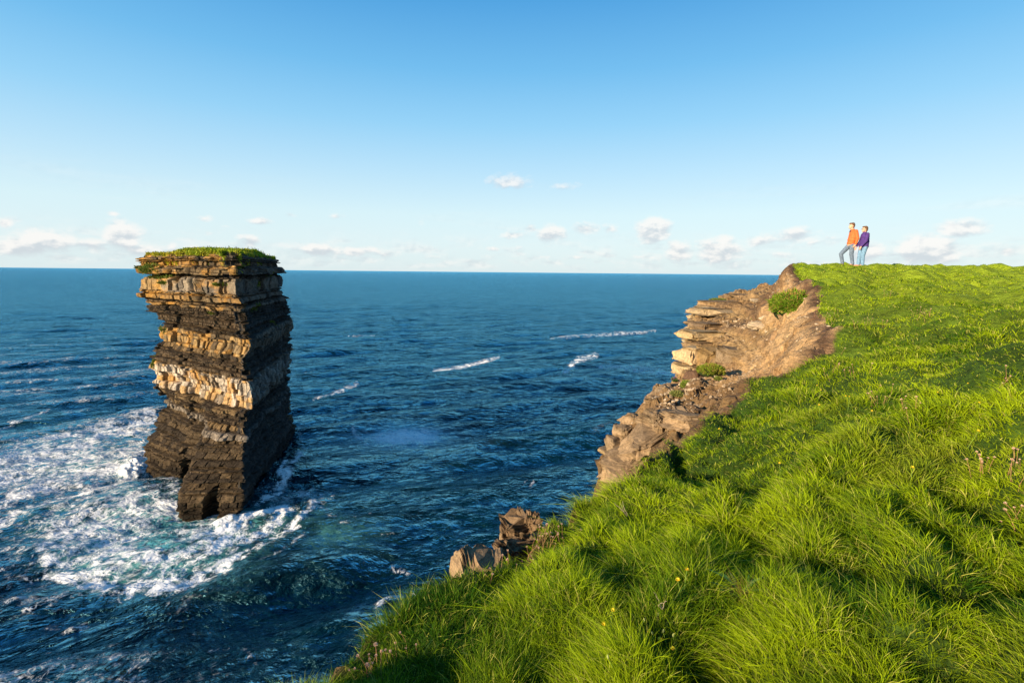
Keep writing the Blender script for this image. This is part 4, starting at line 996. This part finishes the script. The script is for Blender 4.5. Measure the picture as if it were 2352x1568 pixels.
TH = [(1903,729,20,10,14,'on the bank above the brown soil scar'), (1991,745,45,10,12,'in the grass right of the brown soil scar'), (2118,726,24,9,10,'by the shaded hollow in the middle of the meadow'), (2048,679,22,4,6,'on the slope right of the big bush'),
      (1944,850,40,22,14,'in the grass above the sandy slope foot'), (2017,925,25,22,9,'in the middle of the lush grass'), (2092,945,22,18,8,'beside the long diagonal furrow'), (2300,895,50,25,7,'high on the right side of the meadow'),
      (1250,1248,45,14,26,'along the grass edge beside the jagged crag'), (1200,1290,25,22,16,'above the earthy rock bank'), (2255,1085,20,16,8,'in the right-hand grass near the photo edge'), (2330,1080,18,30,9,'at the far right edge of the grass'),
      (2330,1210,20,16,6,'low on the right edge of the grass'), (840,1545,45,18,10,'in the bottom left corner of the grass'), (930,1500,30,18,6,'on the hump of turf near the bottom left'), (1140,1320,20,20,6,'at the brink below the slab'), (1730,868,22,6,8,'where sand meets grass')]
for cx_, cy_, sx_, sy_, n_, wh_ in TH:
    for i in range(n_):
        r_ = ray(cx_, cy_); sc_ = (.55+.4*rng.random())*(1.05 if cx_ > 1900 else .8)
        flower(cx_+rng.normal()*sx_*.6, cy_+rng.normal()*sy_*.6+6, 'dry', 'dried pinkish seedhead '+wh_, 'dried seedheads '+wh_, sc_, 'dried_flower')
flower(865, 1530, 'dry', 'single tall dried flower standing against the sea at the bottom left', None, .9, 'dried_flower')
YF = [(2080,742+0,'dark'),(1877,897,''),(1877,915,''),(1881,952,''),(1958,936,''),(1948,935,''),(1978,960,''),(2142,925,''),(2192,900,''),(2244,953,''),(2223,1022,''),(1669,1002,''),(1790,1098,''),(2086,1107,''),(1566,1390-6,''),(1563,1378,'')]
NB = ['by the shaded hollow far up the meadow','where grass meets the foot of the sandy slope','just below the first at the sand edge','on the dark tuft right of the gravel ledge','rightmost of the pair above the lush grass','leftmost of the pair above the lush grass','below the pair above the lush grass',
      'on the tall single stem in mid meadow','left of centre among seedheads','in the right half of the meadow','low in the right half above the furrow','at the tip of the dark hollow beside the buttress','in the long combed grass in mid picture','beside the long diagonal furrow','near the pale twigs in the foreground hollow','beside the flower near the pale twigs']
for (px, py, _), nb in zip(YF, NB):
    flower(px, py+8, 'yellow', 'small yellow flower '+nb, 'yellow flowers in the grass', .95, 'yellow_flower')
for px, py, k_, lb in [(1386,1395,'yellow','leftmost yellow bud flower of the foreground group'),(1405,1400,'yellow','yellow flower head beside the leftmost foreground bud'),(1462,1425,'bud','tall green bud in the foreground group'),(1446,1455,'yellow','yellow flower half open below the tall bud'),(1475,1430,'bud','pinkish bud beside the tall green one'),
     (1515,1475,'bud','bud at the top of the drooping foreground cluster'),(1532,1478,'bud','second bud of the drooping foreground cluster'),(1520,1485,'yellow','yellow flower in the drooping foreground cluster'),(1534,1496,'yellow','lowest yellow flower of the drooping foreground cluster'),(1552,1490,'bud','large pointed bud right of the drooping cluster'),(1420,1520,'bud','small bud low in the foreground grass')]:
    flower(px, py+45, k_, lb, None, .8, 'hawkbit')
# broad-leaved plant with a dry clump
p = surf_pt(1700, 1375); root = empty('leafy_plant', (p[0], p[1], p[2]+EYE)); tag(root, 'broad-leaved green plant with a dry brown twiggy clump in the foreground hollow', 'plant')
n = 12; q = np.linspace(-.7, 3.6, n); a = np.c_[np.cos(q)*.8, np.sin(q)*.5, .8+.3*rng.random(n)]; a /= np.linalg.norm(a, axis=1)[:, None]
sd_ = np.c_[-np.sin(q), np.cos(q), 0*q]
gm = ribbons('leaf', np.tile([0, 0, .0], (n, 1))+rng.normal(size=(n, 3))*.012, a, a*np.array([1, 1, -.3]), .13+.07*rng.random(n), np.full(n, .020), .5+.3*rng.random(n), np.tile([.10, .22, .05], (n, 1)), 6, None, sd_)
link('leaf', gm, M_GRASS, root)
n = 160; a = rng.normal(size=(n, 3))*.5; a[:, 2] = 1; a /= np.linalg.norm(a, axis=1)[:, None]
gm = ribbons('dry_clump', rng.normal(size=(n, 3))*.02*np.array([1, 1, 0]), a, rng.normal(size=(n, 3))*.5, .07+.06*rng.random(n), np.full(n, .0022), .5+.4*rng.random(n), np.tile([.24, .13, .06], (n, 1)), 4)
link('dry_clump', gm, M_GRASS, root)
# pale dead twigs
def twig(px, py, label, seed, sc=1.0):
    p = surf_pt(px, py); root = empty('dead_twig', (p[0], p[1], p[2]+EYE+.03)); tag(root, label, 'twig'); g = np.random.default_rng(seed)
    for i in range(3):
        pts = [np.zeros(3)]; d = g.normal(size=3)*.4+np.array([0, 0, .7])
        for k in range(6): d = d+g.normal(size=3)*.35; d /= np.linalg.norm(d); pts.append(pts[-1]+d*.022*sc)
        V, F = tube(pts, [.0026, .0024, .0022, .002, .0018, .0014, .001]); b = link('branch', mesh_np('branch', V, F), M_TW, root)
M_TW = plain("dead_wood", (.30,.24,.16), .9, 60)
twig(1520, 1412, 'pale curled dead twigs in the foreground hollow', 1, .6); twig(1440, 1195, 'thin pale straw leaning at the grass edge', 2, 1.0)
# ================================================================== PEOPLE
def blob_mesh(name, parts, vox=.010, smooth=6):
    """parts: tapered limbs (p0, r0, p1, r1[, flat]) fused into ONE continuous skin"""
    Vs = []; Fs = []; k = 0; V0, F0 = ico(3)
    for pt in parts:
        p0, r0, p1, r1 = [np.array(v, float) for v in pt[:4]]
        fl = np.array(pt[4]) if len(pt) > 4 else np.ones(3)
        L = np.linalg.norm(p1-p0)
        ax = (p1-p0)/L if L > 1e-6 else np.array([0, 0, 1.])
        t = V0@ax
        q = np.where((t > 0)[:, None], V0*r1*fl+p1, V0*r0*fl+p0)
        Vs.append(q); Fs.append(F0+k); k += len(V0)
    me = mesh_np(name, np.concatenate(Vs), None, np.concatenate(Fs), True)
    o = bpy.data.objects.new('tmp', me); COL.objects.link(o)
    md = o.modifiers.new('r', 'REMESH'); md.mode = 'VOXEL'; md.voxel_size = vox; md.use_smooth_shade = True
    ms = o.modifiers.new('s', 'SMOOTH'); ms.iterations = smooth; ms.factor = .5
    dg = bpy.context.evaluated_depsgraph_get(); dg.update()
    out = bpy.data.meshes.new_from_object(o.evaluated_get(dg)); out.name = name
    bpy.data.objects.remove(o); bpy.data.meshes.remove(me); return out
def hand(w, d, side):      # palm, four unequal curled fingers and a thumb
    w = np.array(w, float); d = np.array(d, float); d /= np.linalg.norm(d); o = [(w, .024, w+d*.075, .026, (.95, .8, 1))]
    f = np.array([-.6, 0, -.35])
    s = np.array([0, 1., 0])*1.0
    for i, (off, ln) in enumerate(((-.033, .062), (-.011, .074), (.011, .070), (.033, .054))):
        a = w+d*.085+np.array([off, 0, 0])*.9; b = a+(d*.9+np.array([-.12, side*.15, 0]))*ln*.55; c = b+(d*.7+np.array([-.1, side*.5, 0]))*ln*.45
        o += [(a, .0095, b, .009), (b, .009, c, .0075)]
    a = w+d*.02+np.array([-.028, 0, 0]); b = a+(d*.6+np.array([-.6, 0, 0]))*.045; c = b+(d*.95)*.03
    o += [(a, .012, b, .010), (b, .010, c, .008)]
    return o
def head(c, s=1.0):        # looking towards -x
    c = np.array(c, float); P = []
    def a(o, r, fl=(1, 1, 1), o2=None, r2=None):
        o = np.array(o)*s; o2 = o if o2 is None else np.array(o2)*s
        P.append((c+o, r*s, c+o2, (r if r2 is None else r2)*s, fl))
    a((.012, 0, .025), .098, (1.0, .80, 1.0)); a((-.028, 0, -.035), .072, (.95, .84, 1.1)); a((-.062, 0, -.085), .034, (1, 1.1, .8)); a((-.092, 0, -.012), .016, (1, .8, 1), (-.108, 0, -.032), .014)
    a((-.088, 0, -.058), .017, (.8, 1.5, .5)); a((-.078, 0, .018), .026, (.7, 1.9, .5))
    for sg in (-1, 1): a((.012, sg*.080, -.012), .024, (.75, .35, 1.15)); a((-.06, sg*.03, -.035), .026)
    return P
def person(loc, label, sk, J, rz, name='person'):
    root = empty(name, loc, rz); tag(root, label, 'person'); return root
M_SKIN = plain('skin', (.62, .34, .22), .55, 40, .08); M_HAIR = plain('brown_hair', (.13, .065, .030), .7, 120, .4); M_OR = plain('orange_jacket', (.66, .125, .03), .75, 14, .14)
M_CUFF = plain('collar_lining', (.10, .045, .03), .8); M_DEN = plain('grey_denim', (.12,.16,.22), .9, 18, .3); M_LDEN = plain('light_blue_denim', (.15, .27, .40), .9, 18, .25); M_SHO = plain('brown_shoe', (.16, .085, .045), .7); M_SOLE = plain('sole', (.28, .24, .2), .8)
M_PUR = plain('purple_jacket', (.065, .028, .16), .8, 14, .2); M_GLS = plain('dark_lens', (.01, .01, .012), .15, 10, .05, .6); M_PINK = plain('pink_shoe', (.55, .22, .16), .7)
def shoe(par, ank, toe, mt, nm='shoe'):
    a = np.array(ank, float); t = np.array(toe, float); z = a[2]-.075
    me = blob_mesh(nm, [((a[0]+.02, a[1], z+.04), .045, (t[0]+.05, t[1], z+.03), .040, (1, .95, .85)), ((a[0], a[1], z+.09), .043, (a[0], a[1], z+.05), .045), ((t[0]+.05, t[1], z+.025), .040, (t[0]+.01, t[1], z+.02), .032, (1, 1.05, .75))], .008, 3)
    o = link(nm, me, mt, par)
    V, F = tube([(a[0]+.06, a[1], z-.004), (a[0], a[1], z-.006), ((a[0]+t[0])/2, a[1], z-.004), (t[0]-.005, t[1], z)], [.03, .038, .036, .03], 10)
    V[:, 2] = z-.004+(V[:, 2]-z)*.35; link('sole', mesh_np('sole', V, F), M_SOLE, o)
def man():
    g = surf_pt(1951, 612) if False else None
    X = atY(1950, 610, 22.0); x0, y0 = X[0], 22.0; z0 = float(hz(x0, y0)[0])+EYE+.055
    root = person((x0, y0, z0), 'man in an orange jacket and grey jeans standing at the cliff edge', None, None, R(-6))
    # joints; x towards the sea is negative, y is across the body
    nk = (-.0, 0, 1.50); hd = (-.045, 0, 1.665)
    shl, shr = (.06, .17, 1.44), (.06, -.17, 1.44)
    hip = .10
    kl, al, tl = (-.30, .13, .52), (-.21, .13, .10), (-.42, .14, .05)
    kr, ar, tr = (-.0, -.10, .50), (.075, -.11, .085), (-.12, -.12, .04)
    el_, er_ = (.10, .25, 1.16), (.115, -.24, 1.15)
    wl, wr = (.03, .25, .95), (.055, -.235, .905)
    B = head(hd)+[((.02, 0, 1.42), .062, hd, .052), ((.05, 0, 1.36), .13, (-.0, 0, 1.02), .125, (1, 1.25, 1)), ((.0, 0, .95), .135, (.0, 0, .90), .14, (1, 1.15, 1)),
         (shl, .062, el_, .045), (el_, .043, wl, .028), (shr, .062, er_, .045), (er_, .043, wr, .028), ((.04, .08, 1.42), .07, shl, .06), ((.04, -.08, 1.42), .07, shr, .06),
         ((-.0, .09, .90), .085, kl, .055), (kl, .056, al, .038), ((.0, -.09, .90), .085, kr, .055), (kr, .056, ar, .038),
         (al, .04, (al[0]+.0, al[1], .05), .035), (al, .035, (tl[0]+.06, tl[1], .05), .028), (ar, .04, ar, .035), (ar, .035, (tr[0]+.06, tr[1], .045), .028)]+hand(wl, (-.25, -.1, -1), -1)+hand(wr, (-.45, .1, -1), 1)
    link('body', blob_mesh('body', refine(B), .0075, 3), M_SKIN, root)
    j = [((.05, 0, 1.36), .155, (.01, 0, 1.10), .150, (.92, 1.28, 1)), ((.01, 0, 1.10), .150, (-.0, 0, .97), .150, (1.0, 1.22, 1)), ((-.0, 0, .97), .152, (-.0, 0, .94), .15, (1.02, 1.2, .35)),
         ((.06, .09, 1.43), .09, shl, .082), ((.06, -.09, 1.43), .09, shr, .082), (shl, .082, el_, .068), (el_, .066, (wl[0]+.01, wl[1], wl[2]+.03), .047), (shr, .082, er_, .068), (er_, .066, (wr[0]+.01, wr[1], wr[2]+.03), .047),
         ((.13, 0, 1.44), .075, (.12, 0, 1.36), .09, (.8, 1.3, 1))]
    jk = link('jacket', blob_mesh('jacket', refine(j), .010, 3), M_OR, root)
    V, F = tube([(.03, .0, 1.44), (.015, 0, 1.50), (.005, 0, 1.545)], [.092, .080, .078], 20); link('collar', mesh_np('collar', V, F), M_OR, jk)
    link('scarf', blob_mesh('scarf', refine([((-.055, 0, 1.47), .03, (-.075, .0, 1.36), .022, (.8, 1.4, 1)), ((-.06, .04, 1.50), .018, (-.085, .045, 1.43), .015)]), .008, 2), M_CUFF, jk)
    t = [((.0, 0, .98), .135, (.01, 0, .88), .145, (1, 1.2, 1)), ((-.01, .09, .88), .105, kl, .078), (kl, .077, (al[0], al[1], .15), .066), ((al[0], al[1], .15), .068, (al[0], al[1], .12), .068, (1, 1, .3)),
         ((.01, -.09, .88), .105, kr, .078), (kr, .077, (ar[0], ar[1], .12), .066), ((ar[0], ar[1], .11), .068, (ar[0], ar[1], .09), .068, (1, 1, .3))]
    link('jeans', blob_mesh('jeans', refine(t), .010, 3), M_DEN, root)
    shoe(root, al, tl, M_SHO); shoe(root, ar, tr, M_SHO)
    h = [((hd[0]+.035, 0, hd[2]+.055), .098, (hd[0]+.035, 0, hd[2]+.055), .098, (1, .86, .86)), ((hd[0]-.05, 0, hd[2]+.105), .045, (hd[0]+.05, 0, hd[2]+.11), .05, (1, 1.3, .8)), ((hd[0]+.07, 0, hd[2]-.0), .062, (hd[0]+.062, 0, hd[2]-.05), .05, (.9, 1.15, 1)),
         ((hd[0]+.05, .03, hd[2]+.13), .03, (hd[0]+.11, .02, hd[2]+.125), .02)]
    link('hair', blob_mesh('hair', refine(h), .009, 2), M_HAIR, root)
def refine(P):
    out = []
    for q in P:
        p0, r0, p1, r1 = [np.array(v, float) for v in q[:4]]; fl = q[4] if len(q) > 4 else (1, 1, 1)
        L = np.linalg.norm(p1-p0); n = max(1, int(L/(max(float(min(r0, r1)), .006)*.55)))
        if L < 1e-6: out.append((p0, float(r0), p0, float(r0), fl)); continue
        for i in range(n+1):
            t = i/n; c = lerp(p0, p1, t); r = float(lerp(r0, r1, t)); out.append((c, r, c, r, fl))
    return out
def woman():
    X = atY(1975, 612, 21.6); x0, y0 = X[0], 21.6; z0 = float(hz(x0, y0)[0])+EYE+.055
    root = person((x0, y0, z0), 'woman in a purple jacket, light blue jeans and sunglasses standing behind the man', None, None, R(-4))
    hd = (.04, 0, 1.535); shl, shr = (.09, .15, 1.32), (.09, -.15, 1.32)
    el_, er_ = (.06, .23, 1.05), (.02, -.21, 1.06); wl, wr = (-.10, .21, .84), (-.135, -.19, .83)
    kl, al, tl = (-.0, .10, .46), (-.01, .11, .10), (-.19, .12, .04); kr, ar, tr = (.03, -.08, .46), (.03, -.10, .085), (-.15, -.11, .04)
    B = head(hd, .97)+[((.10, 0, 1.32), .055, (.075, 0, 1.48), .047), ((.12, 0, 1.25), .12, (.08, 0, .95), .115, (1, 1.2, 1)), ((.07, 0, .90), .13, (.06, 0, .84), .14, (1, 1.15, 1)),
         (shl, .055, el_, .042), (el_, .04, wl, .026), (shr, .055, er_, .042), (er_, .04, wr, .026), ((.10, .06, 1.31), .06, shl, .055), ((.10, -.06, 1.31), .06, shr, .055),
         ((.05, .085, .84), .09, kl, .055), (kl, .055, al, .037), ((.06, -.085, .84), .09, kr, .055), (kr, .055, ar, .037), (al, .034, (tl[0]+.05, tl[1], .045), .027), (ar, .034, (tr[0]+.05, tr[1], .045), .027)]+hand(wl, (-.3, 0, -1), -1)+hand(wr, (-.3, 0, -1), 1)
    link('body', blob_mesh('body', refine(B), .0075, 3), M_SKIN, root)
    j = [((.09, 0, 1.24), .150, (.10, 0, 1.04), .150, (1.0, 1.22, 1)), ((.10, 0, 1.04), .150, (.075, 0, .86), .160, (1.05, 1.18, 1)), ((.075, 0, .86), .162, (.075, 0, .82), .162, (1.05, 1.18, .35)),
         ((.12, .07, 1.31), .085, shl, .078), ((.12, -.07, 1.31), .085, shr, .078), (shl, .078, el_, .066), (el_, .064, (wl[0]+.015, wl[1], wl[2]+.03), .046), (shr, .078, er_, .066), (er_, .064, (wr[0]+.015, wr[1], wr[2]+.03), .046),
         ((.15, 0, 1.24), .09, (.15, 0, 1.16), .09, (.8, 1.3, 1))]
    jk = link('jacket', blob_mesh('jacket', refine(j), .010, 3), M_PUR, root)
    V, F = tube([(.07, .0, 1.33), (.06, 0, 1.40), (.055, 0, 1.435)], [.090, .074, .072], 20); link('collar', mesh_np('collar', V, F), M_PUR, jk)
    t = [((.07, 0, .88), .135, (.075, 0, .80), .150, (1, 1.12, 1)), ((.05, .085, .80), .11, kl, .076), (kl, .075, (al[0], al[1], .13), .068), ((al[0], al[1], .12), .07, (al[0], al[1], .10), .07, (1, 1, .3)),
         ((.07, -.085, .80), .11, kr, .076), (kr, .075, (ar[0], ar[1], .12), .068), ((ar[0], ar[1], .10), .07, (ar[0], ar[1], .08), .07, (1, 1, .3))]
    link('jeans', blob_mesh('jeans', refine(t), .010, 3), M_LDEN, root)
    shoe(root, al, tl, M_PINK); shoe(root, ar, tr, M_PINK)
    h = [((hd[0]+.035, 0, hd[2]+.05), .100, (hd[0]+.035, 0, hd[2]+.05), .100, (1, .88, .85)), ((hd[0]-.045, 0, hd[2]+.095), .042, (hd[0]+.05, 0, hd[2]+.10), .05, (1, 1.4, .8)), ((hd[0]+.07, 0, hd[2]), .068, (hd[0]+.062, 0, hd[2]-.06), .052, (.9, 1.15, 1))]
    link('hair', blob_mesh('hair', refine(h), .009, 2), M_HAIR, root)
    g_ = [((hd[0]-.093, s*.034, hd[2]+.002), .019, (hd[0]-.093, s*.034, hd[2]+.002), .019, (.35, 1.2, .9)) for s in (-1, 1)]
    g_ += [((hd[0]-.095, -.02, hd[2]+.008), .005, (hd[0]-.095, .02, hd[2]+.008), .005)]+[((hd[0]-.09, s*.052, hd[2]+.008), .005, (hd[0]+.01, s*.082, hd[2]+.012), .004) for s in (-1, 1)]
    link('sunglasses', blob_mesh('sunglasses', refine(g_), .004, 1), M_GLS, root)
man(); woman()
SC.render.resolution_x = 1024; SC.render.resolution_y = 682
